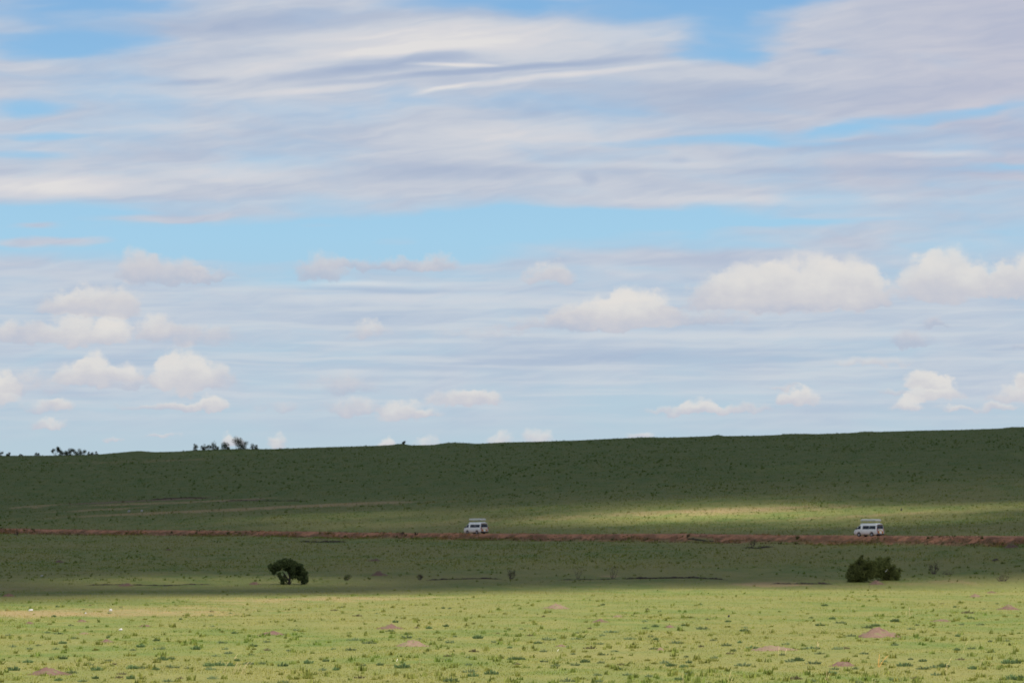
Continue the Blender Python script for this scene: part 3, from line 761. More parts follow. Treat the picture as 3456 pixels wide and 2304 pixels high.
lobed_tree('tree', 'dark low spreading tree with leaning crown and bare trunk standing alone on the shaded flat', 'tree', (977, 1971), .102, (1150, 1090),
    [(550, 500, 85), (600, 600, 75), (670, 690, 70), (730, 430, 90), (840, 380, 95), (790, 560, 80), (830, 760, 60), (870, 860, 50), (1000, 340, 105), (1180, 370, 110), (1120, 480, 110), (1330, 430, 110), (1300, 570, 120), (1440, 560, 110), (1530, 480, 85), (1180, 650, 95), (1420, 700, 120), (1560, 760, 110), (1660, 860, 105), (1700, 960, 85), (1680, 1010, 60), (1720, 700, 55), (1560, 900, 60), (1050, 560, 90), (1240, 760, 50), (1000, 450, 130), (1250, 500, 150), (1400, 600, 150), (760, 480, 110), (1560, 640, 110), (640, 560, 100), (900, 880, 60), (960, 1030, 45), (1350, 820, 60), (1480, 880, 70), (1600, 1000, 70), (1240, 860, 45), (930, 960, 60), (1030, 930, 55), (1000, 840, 45), (900, 1040, 35)],
    [([(1150, 1090), (1160, 950), (1190, 780), (1250, 560)], .20, .07), ([(1160, 960), (1000, 760), (860, 560), (660, 560)], .10, .03), ([(1180, 840), (1400, 700), (1580, 700)], .09, .03), ([(1170, 820), (1080, 560), (1060, 400)], .09, .03), ([(1140, 1080), (1010, 960), (880, 820)], .06, .02), ([(1500, 700), (1620, 860), (1680, 960)], .05, .02), ([(1130, 1085), (1040, 900), (960, 740)], .05, .02), ([(1120, 1085), (940, 980), (820, 850)], .05, .02), ([(1120, 1088), (980, 1030), (900, 900)], .04, .015), ([(1140, 1085), (1060, 1000), (1010, 820)], .05, .02), ([(1160, 1085), (1240, 960), (1340, 760)], .05, .02), ([(1110, 1088), (900, 1050), (800, 1000)], .03, .012)],
    17000, .125, (M_BARK, M_LEAF_DARK), .9)
lobed_tree('bush', 'left half of the big olive double bush, with tall ragged shoots', 'bush', (2884, 1963), .1786, (470, 632),
    [(440, 560, 75), (480, 450, 85), (420, 350, 65), (380, 430, 55), (340, 500, 55), (540, 290, 75), (580, 200, 48), (610, 145, 30), (620, 360, 90), (700, 300, 60), (720, 200, 26), (560, 520, 85), (660, 560, 60), (700, 470, 70), (470, 600, 60), (640, 240, 40), (540, 440, 120), (600, 520, 100), (740, 400, 80), (760, 520, 70), (420, 600, 50), (380, 590, 50), (560, 600, 50), (780, 440, 90), (790, 330, 85), (770, 270, 50), (820, 280, 50)],
    [([(470, 632), (480, 480), (540, 320), (610, 150)], .09, .03), ([(480, 600), (400, 460), (380, 360)], .06, .02), ([(500, 600), (620, 440), (730, 180)], .07, .02), ([(500, 610), (640, 540), (700, 440)], .05, .02)],
    13000, .115, (M_BARK, M_LEAF_OLIVE), .9, 'two halves of the double bush')
lobed_tree('bush', 'right half of the big olive double bush, rounded, with a white bird', 'bush', (3002, 1957), .1786, (1130, 602),
    [(850, 340, 95), (930, 230, 70), (945, 180, 30), (850, 440, 80), (820, 400, 60), (1000, 270, 85), (1080, 220, 60), (1105, 175, 32), (1060, 320, 75), (1150, 400, 85), (1200, 480, 85), (1280, 440, 60), (1320, 400, 36), (1120, 540, 75), (960, 510, 70), (1270, 540, 60), (1200, 340, 40), (1160, 580, 50), (1040, 560, 60), (960, 360, 120), (1080, 440, 120), (1180, 500, 100), (880, 480, 80), (800, 480, 70), (780, 380, 60), (1240, 570, 50)],
    [([(1130, 602), (1040, 470), (940, 320), (930, 200)], .08, .03), ([(1130, 590), (1100, 420), (1085, 230)], .08, .03), ([(1140, 590), (1240, 480), (1310, 410)], .06, .02), ([(1100, 600), (930, 500), (840, 380)], .06, .02)],
    13000, .115, (M_BARK, M_LEAF_OLIVE), .9, 'two halves of the double bush')
# white bird perched in the bush
def bird():
    p = ground_at(3002, 1957); s = p.y / FPX
    e = empty('bird', (p.x + (2987 - 3002) * s, p.y - .95, p.z + 30 * s), 'small white bird perched in the right half of the double bush', 'bird')
    m = simple('white_feathers', (.72, .72, .70), .8, 0, .05, 20); mb_ = simple('bill', (.55, .42, .12), .6)
    V, F = tube([(-.17, 0, -.06), (-.12, 0, -.01), (-.03, 0, .05), (.06, 0, .10), (.10, 0, .17), (.11, 0, .24), (.14, 0, .28), (.18, 0, .285)], [.012, .035, .062, .052, .026, .022, .032, .012], 10)
    V = [(v[0] * .9, v[1], v[2]) for v in V]
    poly_obj('body', V, F, m, e, True)
    MB().tube([(.155, 0, .285), (.215, 0, .272)], [.012, .003], 6).build('bill', mb_, e)
    for y in (-.02, .02): MB().tube([(0, y, .0), (.02, y, -.10), (.01, y, -.19)], [.006, .005, .005], 5).build('leg', mb_, e)
bird()
def twig_shrub(name, label, base_px, h_px, w_px, n_stems, leaves, leaf_m, group=None, lean=0.0, up=.25, twig=None):
    p = ground_at(*base_px); s = p.y / FPX; h, w = h_px * s, w_px * s
    e = empty(name, p, label, 'shrub', group)
    mb = MB()
    for k in range(n_stems):
        q = (k + .5) / n_stems - .5
        d = Vector((q * w / h * 1.5 + lean, random.uniform(-.3, .3), 1))
        branchy(mb, (q * w * .2, random.uniform(-.06, .06), -.05), d, h * .55, .045, 3, .42, up)
    mb.build('stems', twig or M_TWIG, e)
    if leaves:
        C = [(random.uniform(-.38, .38) * w + lean * h * q_, random.uniform(-.3, .3) * w, h * q_) for q_ in (random.uniform(.25, .85) for _ in range(9))]
        V, F = leaf_cloud(C, [w * .19] * 9, leaves, .06)
        mesh_np('foliage', V, F, leaf_m, e)
    return e
twig_shrub('shrub', 'bushy brown half bare shrub with one leaning stem, below the farther van', (1725, 1953), 36, 34, 6, 260, M_LEAF_BROWN, None, -.1)
twig_shrub('shrub', 'thin bare shrub with a few upright stems, left of the taller bare one', (1951, 1953), 42, 24, 3, 40, M_LEAF_BROWN)
twig_shrub('shrub', 'tall thin bare shrub forking into a V at the start of the dark gully', (2068, 1953), 50, 34, 4, 70, M_LEAF_BROWN, None, .05)
twig_shrub('shrub', 'grey twiggy pointed shrub standing right of the double bush', (3150, 1936), 44, 36, 9, 300, M_LEAF_BROWN)
twig_shrub('shrub', 'low green open shrub right of the lone dark tree', (1171, 1957), 20, 34, 7, 260, M_SCRUB)
twig_shrub('shrub', 'small dark brown shrub at the left end of the brown gully bank', (1417, 1956), 20, 22, 6, 240, M_LEAF_BROWN)
twig_shrub('shrub', 'low sprawling dry scrub in the shade at the right edge', (3380, 1960), 24, 80, 10, 260, M_LEAF_BROWN)
twig_shrub('shrub', 'low dry brown scrub just right of the grey twiggy shrub', (3200, 1938), 10, 46, 8, 120, M_LEAF_BROWN)

# bushes along the skyline
def ridge_bush(label, px, py_base, w_px, h_px, trunk_px=0, cat='bush', lobes=6, n=420, lean=0.0):
    d = CREST - 4; s = d / FPX
    x = (px - 1728) / FPX * d; z = float(terrain(x, d))
    e = empty('ridge_bush' if cat == 'bush' else 'ridge_tree', (x, d, z), label, cat, 'bushes along the skyline')
    w, h, tz = w_px * s * 1.4, h_px * s * .92, trunk_px * s
    mb = MB()
    for k in range(3):
        q = (k - 1) * .22 * w
        mb.tube([(q * .3, 0, -.15), (q * .7 + lean * h * .3, random.uniform(-.2, .2), tz * .6 + .15 * h), (q + lean * h * .6, random.uniform(-.3, .3), h * .7)], [.09, .06, .02], 5)
    mb.build('trunk', M_BARK, e)
    C, Rr = [], []
    for k in range(lobes):
        q = random.uniform(-.36, .36); zz = random.uniform(0, .80)
        rr = .30 * min(w, h - tz) * random.uniform(.8, 1.2)
        C.append((q * w * (1 - .4 * zz) + lean * h * zz, random.uniform(-.3, .3) * w, tz + (h - tz) * zz)); Rr.append(rr)
    V, F = leaf_cloud(C, Rr, int(n * 1.7), .15)
    mesh_np('crown', V, F, M_LEAF_RIDGE, e)
for a in [('small round-crowned tree on a clear trunk, leftmost of the skyline trees', 187, 1536, 30, 33, 12, 'tree', 7, 500), ('low pale bush beside the round-crowned skyline tree', 216, 1536, 28, 20), ('wide dense dark bush in the middle of the left skyline clump', 240, 1536, 32, 25, 0, 'bush', 8, 560),
          ('dark bush at the right of the left skyline clump', 274, 1534, 34, 25, 0, 'bush', 7, 500), ('tiny bush just past the left skyline clump', 300, 1534, 14, 12, 0, 'bush', 4, 160), ('small flat bush ending the left skyline clump', 318, 1534, 22, 14, 0, 'bush', 5, 200),
          ('low scrub on the skyline at the left edge of the photo', 3, 1537, 16, 18, 0, 'bush', 4, 200), ('small scrub on the skyline near the left edge', 30, 1537, 18, 12, 0, 'bush', 4, 160), ('little scrub left of the round-crowned skyline tree', 126, 1537, 16, 14, 0, 'bush', 4, 160), ('faint low scrub between the left edge and the skyline clump', 72, 1537, 16, 9, 0, 'bush', 4, 120),
          ('slender leaning shrub, first of the right skyline group', 663, 1521, 13, 26, 0, 'bush', 6, 230, -.25), ('slender shrub, second of the right skyline group', 684, 1522, 14, 22, 0, 'bush', 6, 200, .25), ('squat shrub, third of the right skyline group', 705, 1522, 18, 20, 0, 'bush', 6, 240),
          ('dark upright shrub, fourth of the right skyline group', 723, 1522, 18, 27, 0, 'bush', 6, 280, .1), ('narrow shrub tucked behind the fourth skyline shrub', 734, 1522, 12, 19, 0, 'bush', 5, 170), ('rounded bush left of the tallest skyline bush', 757, 1521, 28, 27, 0, 'bush', 7, 420), ('narrow shrub just right of the rounded skyline bush', 769, 1521, 12, 24, 0, 'bush', 5, 170, .2),
          ('tallest dark bush of the skyline, crowning the right group', 804, 1519, 36, 42, 0, 'bush', 9, 820), ('bush joined to the right side of the tallest skyline bush', 823, 1519, 20, 30, 0, 'bush', 6, 360), ('slim shrub right of the tallest skyline bush', 852, 1518, 13, 20, 0, 'bush', 5, 180, .2), ('last slim shrub at the right end of the skyline group', 864, 1518, 10, 18, 0, 'bush', 5, 150, .25),
          ('small spiky shrub on the mound of the middle skyline', 1362, 1499, 12, 13, 0, 'bush', 5, 140, .2)]:
    ridge_bush(*a)

# ------------------------------------------------------------------ earth mounds, gully banks, stones
def soil_mat(name, a, b):
    m, t, p, o = new_mat(name)
    g = t.nodes.new('ShaderNodeNewGeometry'); pos = X(t, g.outputs['Position'])
    n = tnoise(t, pos, 2.4, 5, .65, '3D'); n2 = tnoise(t, pos, 9, 3, .6, '3D')
    c = cmix(t, n.ss(.3, .7), a, b); c = cmix(t, (n * .7 + n2 * .3).ss(.50, .62) * .8, c, (.10, .12, .038))
    t.links.new(c.v, p.inputs['Base Color']); p.inputs['Specular IOR Level'].default_value = .1
    bp = t.nodes.new('ShaderNodeBump'); bp.inputs['Strength'].default_value = .8; bp.inputs['Distance'].default_value = .06
    t.links.new(n2.v, bp.inputs['Height']); t.links.new(bp.outputs[0], p.inputs['Normal'])
    return m
M_SOIL = soil_mat('pink_soil', (.120, .074, .055), (.170, .108, .080))
M_SOIL_RED = soil_mat('reddish_soil', (.098, .058, .046), (.145, .088, .068))
M_SOIL_PALE = soil_mat('pale_soil', (.145, .095, .066), (.195, .135, .094))
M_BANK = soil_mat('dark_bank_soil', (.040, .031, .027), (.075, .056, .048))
M_STONE = simple('white_stone', (.34, .33, .31), .8, 0, .25, 9)
M_DARK = simple('dark_stub', (.02, .018, .018), .9, 0, .2, 9)
MOUNDS = [  # px, base row, width, height, soil, peak, label
    (2972, 2150, 140, 38, 0, 1, 'conical pink-brown earth mound'), (2615, 2194, 170, 20, 2, 0, 'broad flat pale mound'), (2845, 2246, 96, 22, 1, 0, 'smooth low dome mound'),
    (1878, 2053, 92, 19, 2, 0, 'pale dome mound below the shade edge'), (2025, 2098, 64, 11, 1, 0, 'flat purple-brown mound'), (2085, 2080, 46, 7, 2, 0, 'faint tan mound'), (2260, 2116, 44, 11, 1, 0, 'small purple mound'),
    (1317, 2121, 86, 16, 1, 1, 'ridged reddish mound'), (918, 2141, 92, 15, 1, 0, 'long pink-red mound'), (1390, 2180, 118, 22, 2, 0, 'patchy broken pale mound'),
    (275, 2097, 44, 10, 1, 0, 'small reddish mound under the dry band'), (490, 2113, 48, 9, 1, 0, 'thin pink mound'), (360, 2166, 54, 13, 1, 0, 'dark pink mound'), (285, 2138, 50, 7, 2, 0, 'faint pink mound'),
    (160, 2276, 150, 26, 1, 0, 'large grassy red mound'), (3293, 2013, 46, 13, 0, 0, 'pink mound near the right edge'), (3405, 2056, 84, 18, 1, 0, 'red mound at the right edge'), (3180, 2096, 90, 8, 0, 0, 'stretched faint pink mound'),
    (30, 2012, 46, 15, 0, 0, 'brown mound at the left edge'), (2228, 2192, 34, 10, 2, 0, 'tiny pale mound'), (1893, 2180, 40, 9, 0, 0, 'little pink mound'), (100, 2103, 34, 9, 1, 0, 'little brown mound'),
    (425, 1977, 60, 13, 0, 0, 'pale mound on the left gully'), (1278, 1942, 62, 19, 0, 0, 'pink mound in the shade'), (2960, 1972, 56, 16, 0, 0, 'pinkish mound under the double bush'), (3415, 1848, 54, 15, 1, 0, 'dark red mound below the road'),
    (860, 1972, 44, 12, 0, 0, 'brown mound left of the lone tree'), (200, 1897, 40, 10, 1, 0, 'dusky mound on the left slope'), (570, 1856, 26, 6, 1, 0, 'small dusky mound below the road'), (1265, 1893, 50, 10, 1, 0, 'flat dusky mound below the farther van'), (3345, 2000, 40, 8, 1, 0, 'thin red mound near the right edge'), (3360, 1892, 30, 10, 3, 0, 'dark mound on the right slope')]
LAND = []
def build_mound(px, py, w, h, soil, peak, label):
    p = ground_at(px, py); s = p.y / FPX; a, hh = w * s / 2, h * s * (.95 if peak else .72)
    nr, ns = 9, 28; V = [(0, 0, hh)]; F = []
    ph = random.uniform(0, 99)
    for i in range(1, nr + 1):
        q = i / nr
        for k in range(ns):
            t_ = 2 * math.pi * k / ns
            e = 1 + .30 * mnoise.noise((math.cos(t_) * 1.5 + ph, math.sin(t_) * 1.5, 0)) + .16 * mnoise.noise((math.cos(t_) * 4 + ph, math.sin(t_) * 4, 5))
            r = q * e * 1.12
            prof = (1 - q) ** (1.0 if peak else 1.0) if peak else (math.cos(q * math.pi) * .5 + .5)
            x, y = a * r * math.cos(t_), a * 1.1 * r * math.sin(t_)
            z = hh * prof * (1 + .55 * mnoise.noise((x / a * 2.2 + ph, y / a * 2.2, 1.7)) + .4 * mnoise.noise((x / a * 6 + ph, y / a * 6, 3.7))) + .10 * hh * mnoise.noise((x * 4, y * 4, ph))
            gz = float(terrain(p.x + x, p.y + a + y)) - p.z
            V.append((x, y, z + gz - (.10 if i == nr else 0)))
    V[0] = (0, 0, hh * (1.0) + float(terrain(p.x, p.y + a)) - p.z)
    for k in range(ns): F.append((0, 1 + k, 1 + (k + 1) % ns))
    for i in range(nr - 1):
        for k in range(ns): F.append((1 + i * ns + k, 1 + (i + 1) * ns + k, 1 + (i + 1) * ns + (k + 1) % ns, 1 + i * ns + (k + 1) % ns))
    o = poly_obj('earth_mound', V, F, (M_SOIL, M_SOIL_RED, M_SOIL_PALE, M_BANK)[soil], None, True, (p.x, p.y + a, p.z))
    l = label if len(label.split()) > 5 else label + ' in the grass'
    tag(o, l, 'earth mound', 'earth mounds in the grass')
    LAND.append((p.x, p.y + a, a))
for a in MOUNDS: build_mound(*a)
def around_mounds(n):
    out = []
    for x, y, a in LAND:
        k = int(n * a / 60); t_ = RNG.uniform(0, 6.28, k); r = a * (.72 + .55 * np.abs(RNG.normal(0, .5, k)))
        out.append(np.stack([x + r * np.cos(t_), y + r * np.sin(t_) * 1.1, 0 * r], -1))
    P = np.concatenate(out); P[:, 2] = terrain(P[:, 0], P[:, 1]); return P
blades('mound_grass', 6000, around_mounds, lambda P: np.full(len(P), .13), lambda P: .03 + .00011 * P[:, 1], M_BLADE)
def gully_bank(pts, h_px, mat):
    """a broken vertical soil step with grass on top: a strip with thickness following the ground"""
    P = []
    for (x0, y0), (x1, y1) in zip(pts[:-1], pts[1:]):
        n = max(2, int(abs(x1 - x0) / 5))
        for i in range(n): P.append((x0 + (x1 - x0) * i / n, y0 + (y1 - y0) * i / n))
    V, F = [], []
    for i, (x, y) in enumerate(P):
        p = ground_at(x, y); s = p.y / FPX
        q = min(1, i / 5, (len(P) - 1 - i) / 5)
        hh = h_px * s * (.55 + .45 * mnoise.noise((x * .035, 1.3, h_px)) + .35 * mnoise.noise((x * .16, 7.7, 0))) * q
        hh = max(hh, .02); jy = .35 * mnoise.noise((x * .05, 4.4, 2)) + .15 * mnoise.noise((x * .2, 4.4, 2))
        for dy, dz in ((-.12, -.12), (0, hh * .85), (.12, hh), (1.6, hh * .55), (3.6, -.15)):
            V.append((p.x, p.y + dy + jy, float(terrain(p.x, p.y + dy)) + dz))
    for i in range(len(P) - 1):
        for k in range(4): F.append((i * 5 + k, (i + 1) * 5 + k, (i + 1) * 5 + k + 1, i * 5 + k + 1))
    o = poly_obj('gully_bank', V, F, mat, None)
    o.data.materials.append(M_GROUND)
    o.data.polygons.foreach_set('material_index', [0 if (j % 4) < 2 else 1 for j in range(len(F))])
    tag(o, kind='structure')
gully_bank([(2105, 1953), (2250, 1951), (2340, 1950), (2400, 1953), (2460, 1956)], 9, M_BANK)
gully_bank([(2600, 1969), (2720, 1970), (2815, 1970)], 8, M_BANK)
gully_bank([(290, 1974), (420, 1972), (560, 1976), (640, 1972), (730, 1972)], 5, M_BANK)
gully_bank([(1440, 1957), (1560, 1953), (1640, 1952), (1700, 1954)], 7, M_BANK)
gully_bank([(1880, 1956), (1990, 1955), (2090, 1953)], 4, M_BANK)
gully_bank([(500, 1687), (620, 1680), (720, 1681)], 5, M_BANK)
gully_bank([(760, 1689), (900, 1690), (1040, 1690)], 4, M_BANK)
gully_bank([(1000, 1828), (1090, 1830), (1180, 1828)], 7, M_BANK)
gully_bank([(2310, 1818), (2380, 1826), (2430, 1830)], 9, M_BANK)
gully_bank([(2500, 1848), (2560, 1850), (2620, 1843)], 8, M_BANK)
def stone(px, py, w, h, label, mat=None, name='stone', cat='stone'):
    p = ground_at(px, py); s = p.y / FPX
    V, F = [], []
    import bmesh
    bm = bmesh.new(); bmesh.ops.create_icosphere(bm, subdivisions=2, radius=1)
    ph = random.uniform(0, 50)
    for v in bm.verts:
        k = 1 + .35 * mnoise.noise(v.co * 1.3 + Vector((ph, 0, 0)))
        v.co = Vector((v.co.x * w * s / 2.4 * k + v.co.z * w * s * .15, v.co.y * w * s * .4 * k, max(-.3, v.co.z) * h * s * .55 * k + .2 * h * s))
    me = bpy.data.meshes.new(name); bm.to_mesh(me); bm.free(); me.materials.append(mat or M_STONE)
    o = bpy.data.objects.new(name, me); COL.objects.link(o); o.location = p + Vector((0, 0, .05))
    tag(o, label, cat, 'pale stones in the grass' if mat is None else None)
for a in [(107, 2062, 17, 10, 'white stone in the dry band near the left edge'), (375, 2063, 14, 11, 'white stone on the dry band, right of the first'), (409, 2128, 14, 10, 'white stone lying in green grass below the dry band'),
          (291, 2071, 8, 6, 'tiny pale stone between the two dry band stones'), (436, 1728, 10, 9, 'pale stone on the slope above the road, left of two'), (479, 1726, 10, 8, 'pale stone on the slope above the road, right of two'), (143, 1945, 9, 7, 'dull pale stone in the shaded flat at left')]:
    stone(*a)
stone(2458, 2083, 8, 11, 'small black stub in the sunlit grass', M_DARK, 'stub', 'stub')
stone(3041, 1724, 7, 12, 'dark upright stub in the lit grass above the nearer van', M_DARK, 'stub', 'stub')

# ------------------------------------------------------------------ herb tufts in the foreground: one thing each
def tuft_mesh(name, mat, n, spread, h, w_leaf):
    V, F = [], []
    for i in range(n):
        a = random.uniform(0, 2 * math.pi); r = random.random() ** .6 * spread
        x, y = r * math.cos(a), r * math.sin(a) * .9
        hh = h * random.uniform(.35, 1.2) * (1 - .55 * min(1, r / spread)); out = random.uniform(.05, .45) * hh + r * .25
        b = random.uniform(0, math.pi); wx, wy = math.cos(b) * w_leaf, math.sin(b) * w_leaf
        k = len(V)
        m = Vector((x + math.cos(a) * out * .45, y + math.sin(a) * out * .45, hh * .6)); tip = Vector((x + math.cos(a) * out + .08 * h, y + math.sin(a) * out, hh))
        V += [(x, y, -.04), m + Vector((-wx, -wy, 0)), tip, m + Vector((wx, wy, 0))]; F.append((k, k + 1, k + 2, k + 3))
    me = bpy.data.meshes.new(name); me.from_pydata([tuple(v) for v in V], [], F); me.materials.append(mat); return me
KIND = {'dark': [tuft_mesh('herb_tuft', M_HERB, 95, .5, .36, .045) for _ in range(3)], 'grey': [tuft_mesh('herb_tuft', M_HERB_GREY, 60, .55, .30, .04) for _ in range(3)],
        'yellow': [tuft_mesh('herb_tuft', M_HERB_YELLOW, 60, .5, .28, .04) for _ in range(2)], 'brown': [tuft_mesh('herb_tuft', M_HERB_BROWN, 55, .5, .26, .04) for _ in range(2)]}
PLACED = """33 2144 24 g;199 2138 28 g;794 2136 22 d;664 2190 30 d;855 2180 26 d;543 2190 34 g;478 2182 26 d;214 2170 24 d;191 2190 20 g;50 2260 40 d;329 2260 38 d;306 2242 24 g;551 2226 34 d;580 2224 24 d;450 2255 34 d;480 2254 34 g;708 2246 32 d;743 2244 34 d;778 2245 32 d;838 2240 36 g;584 2252 38 g;98 2234 30 d;216 2222 24 d;385 2241 22 b;750 2169 28 g;762 2190 18 g;325 2193 26 y;103 2190 20 g;48 2182 22 g;440 2212 40 y;
1359 2252 48 d;1585 2267 40 g;1658 2273 42 d;1733 2224 34 d;1758 2224 28 d;1612 2153 32 d;1520 2168 28 g;1042 2237 30 d;957 2246 30 d;1101 2230 20 d;1600 2198 30 b;1512 2213 28 b;1198 2160 42 g;1244 2170 42 g;1183 2193 32 g;1214 2286 32 b;1524 2300 42 d;1319 2129 28 g;1130 2059 24 b;1208 2078 32 b;1505 2113 20 d;1449 2120 20 d;995 2290 40 y;1040 2288 40 y;1371 2152 34 g;1002 2126 22 g;1022 2130 24 y;
1974 2233 32 d;1939 2244 30 g;2264 2246 34 d;2306 2250 30 d;2330 2248 30 y;2504 2246 46 g;2211 2114 24 d;2176 2120 20 g;1792 2168 28 y;1815 2170 24 d;1853 2158 40 g;1991 2187 38 b;1945 2156 32 g;2060 2133 42 g;2125 2156 34 g;2320 2084 36 y;2511 2129 28 d;2450 2178 32 g;2538 2187 34 d;2282 2170 38 g;2140 2185 38 y;1914 2298 40 g;1953 2290 40 y;2029 2236 24 g;2402 2229 42 y;2370 2122 38 g;2000 2158 30 y;1788 2144 22 b;2310 2110 20 d;2255 2087 26 y;
3051 2246 46 d;3400 2237 40 d;3424 2236 30 d;3410 2290 44 d;3440 2292 40 d;3112 2257 40 g;3146 2252 42 g;3178 2250 38 d;3292 2254 40 y;3280 2256 30 d;2789 2277 52 y;2800 2272 36 d;2691 2228 38 d;2665 2232 30 g;2744 2239 42 g;2826 2190 36 g;2850 2188 28 b;2766 2110 26 d;2833 2102 34 g;2925 2118 32 g;2952 2112 30 d;3019 2097 30 d;3226 2193 24 d;2782 2043 20 d;2835 2150 28 y;2868 2146 30 g;2738 2188 52 g;2928 2291 18 d;2898 2302 24 g;3273 2086 20 d;3306 2108 22 g;3073 2122 24 g;3265 2068 40 b;2684 2290 40 b;3340 2200 26 g;3380 2145 28 y;3240 2225 30 b"""
tufts = []
for item in PLACED.replace('\n', '').split(';'):
    a = item.split(); tufts.append((float(a[0]), float(a[1]), float(a[2]), {'d': 'dark', 'g': 'grey', 'y': 'yellow', 'b': 'brown'}[a[3]]))
tries = 0
while len(tufts) < 300 and tries < 20000:
    tries += 1
    px, py = random.uniform(0, 3456), 2035 + 268 * random.random() ** .8
    if mnoise.noise((px / 260, py / 70, 3.3)) + random.uniform(-.5, .5) < -.05: continue
    if any(abs(px - q[0]) < (q[2] + 16) * .8 and abs(py - q[1]) < 9 for q in tufts): continue
    if any(abs(px - m[0]) < m[2] * .55 and -m[3] < py - m[1] < 6 for m in MOUNDS): continue
    sz = (11 + 17 * (py - 2030) / 270) * random.uniform(.7, 1.3)
    tufts.append((px, py, sz, random.choices(['dark', 'grey', 'yellow', 'brown'], [.14, .46, .28, .12])[0]))
MARKS = [(m[0], m[1] - m[3] / 2, m[-1]) for m in MOUNDS if m[1] > 1990] + [(409, 2122, 'white stone in green grass'), (2458, 2078, 'small black stub')]
GROUPS = {}
ORD = ['nearest', 'second', 'third', 'fourth', 'fifth', 'sixth', 'seventh', 'eighth', 'ninth', 'tenth', 'eleventh', 'twelfth', 'thirteenth', 'fourteenth', 'fifteenth', 'sixteenth', 'seventeenth', 'eighteenth', 'nineteenth', 'twentieth']
WORD = {'dark': 'dark green', 'grey': 'grey-green', 'yellow': 'yellow-green', 'brown': 'brownish'}
for i, (px, py, sz, kd) in enumerate(tufts):
    dist = [((px - m[0]) ** 2 + ((py - m[1]) * 2.2) ** 2) for m in MARKS]
    j = int(np.argmin(dist)); dx, dy = px - MARKS[j][0], (py - MARKS[j][1]) * 2.2
    rel = ('right of' if dx > 0 else 'left of') if abs(dx) > abs(dy) else ('in front of' if dy > 0 else 'behind')
    GROUPS.setdefault((j, rel, kd), []).append((dist[j], i))
for (j, rel, kd), mem in GROUPS.items():
    mem.sort()
    for k, (_, i) in enumerate(mem):
        px, py, sz, _k = tufts[i]
        p = ground_at(px, py); s = p.y / FPX
        o = bpy.data.objects.new('herb_tuft', random.choice(KIND[kd])); COL.objects.link(o)
        o.location = p; o.rotation_euler = (0, 0, random.uniform(0, 6.28))
        sc = sz * s / 1.0
        hs = .42 + .62 * sc
        o.scale = (sc * 1.12, sc * 1.12, hs * random.uniform(.85, 1.15))
        w = WORD[kd]; mk = MARKS[j][2]
        lab = f'{w} herb tuft {rel} the {mk}' if len(mem) == 1 else f'{ORD[k]} {w} herb tuft {rel} the {mk}' if k else f'{w} herb tuft nearest {rel} the {mk}'
        tag(o, lab, 'herb tuft', 'herb tufts in the sunlit grass')
# the countless smaller tufts, as one
def small_tufts(name, n, sampler, size, mat, per=7):
    P = sampler(n); n = len(P)
    sz = size(P)
    V = np.empty((n, per, 3, 3))
    for k in range(per):
        a = RNG.uniform(0, 6.28, n); r = RNG.random(n) * sz * .5
        b = P + np.stack([r * np.cos(a), r * np.sin(a), np.full(n, -.03)], -1)
        w = sz * RNG.uniform(.12, .22, n); c = RNG.uniform(0, 6.28, n)
        d = np.stack([np.cos(c) * w, np.sin(c) * w, np.zeros(n)], -1)
        h = sz * RNG.uniform(.35, .75, n)
        V[:, k, 0] = b - d; V[:, k, 1] = b + d; V[:, k, 2] = b + np.stack([RNG.normal(.1, .25, n) * h, RNG.normal(0, .25, n) * h, h], -1)
    return tag(mesh_np(name, V.reshape(-1, 3), np.arange(n * per * 3).reshape(-1, 3), mat), kind='stuff')
M_HERB_LIGHT = blade_mat('light_herb_leaves', (1.34, 1.46, 1.34), .2)
def clumped(d0, d1, power, thr, sx, sy, seed):
    f = scatter(d0, d1, power)
    def g(n):
        P = f(n * 3); q = vnoise(P[:, 0] / sx, P[:, 1] / sy, seed) + RNG.normal(0, .45, len(P))
        return P[q > thr][:n]
    return g
def off_road(f):
    def g(n):
        P = f(n); c = road_c(P[:, 0], P[:, 1]); return P[(c < -6.5) | (c > 5.2)]
    return g
M_SLOPE_SCRUB = blade_mat('slope_scrub_leaves', (.90, 1.04, .95), .3)
small_tufts('slope_scrub', 9000, off_road(clumped(560, 1350, .55, -.25, 30, 45, 31)), lambda P: (.16 + .42 * RNG.random(len(P)) ** 2) * (1 + .4 * (P[:, 1] > 900)), M_SLOPE_SCRUB)
M_HERB_SOFT = blade_mat('soft_herb_leaves', (1.10, 1.27, 1.24), .2)
small_tufts('small_herbs', 850, clumped(195, 520, 2.0, -.1, 9, 14, 51), lambda P: RNG.uniform(.2, .5, len(P)), M_HERB_LIGHT, 14)
small_tufts('small_herbs', 330, clumped(195, 520, 2.0, 0, 7, 12, 52), lambda P: RNG.uniform(.16, .40, len(P)), M_HERB_SOFT, 12)
small_tufts('small_herbs', 200, clumped(195, 520, 2.0, 0, 7, 12, 53), lambda P: RNG.uniform(.2, .5, len(P)), M_HERB_YELLOW, 12)
small_tufts('flat_scrub', 500, off_road(scatter(540, 760, 1.02)), lambda P: .2 + .4 * RNG.random(len(P)) ** 2, M_SLOPE_SCRUB)
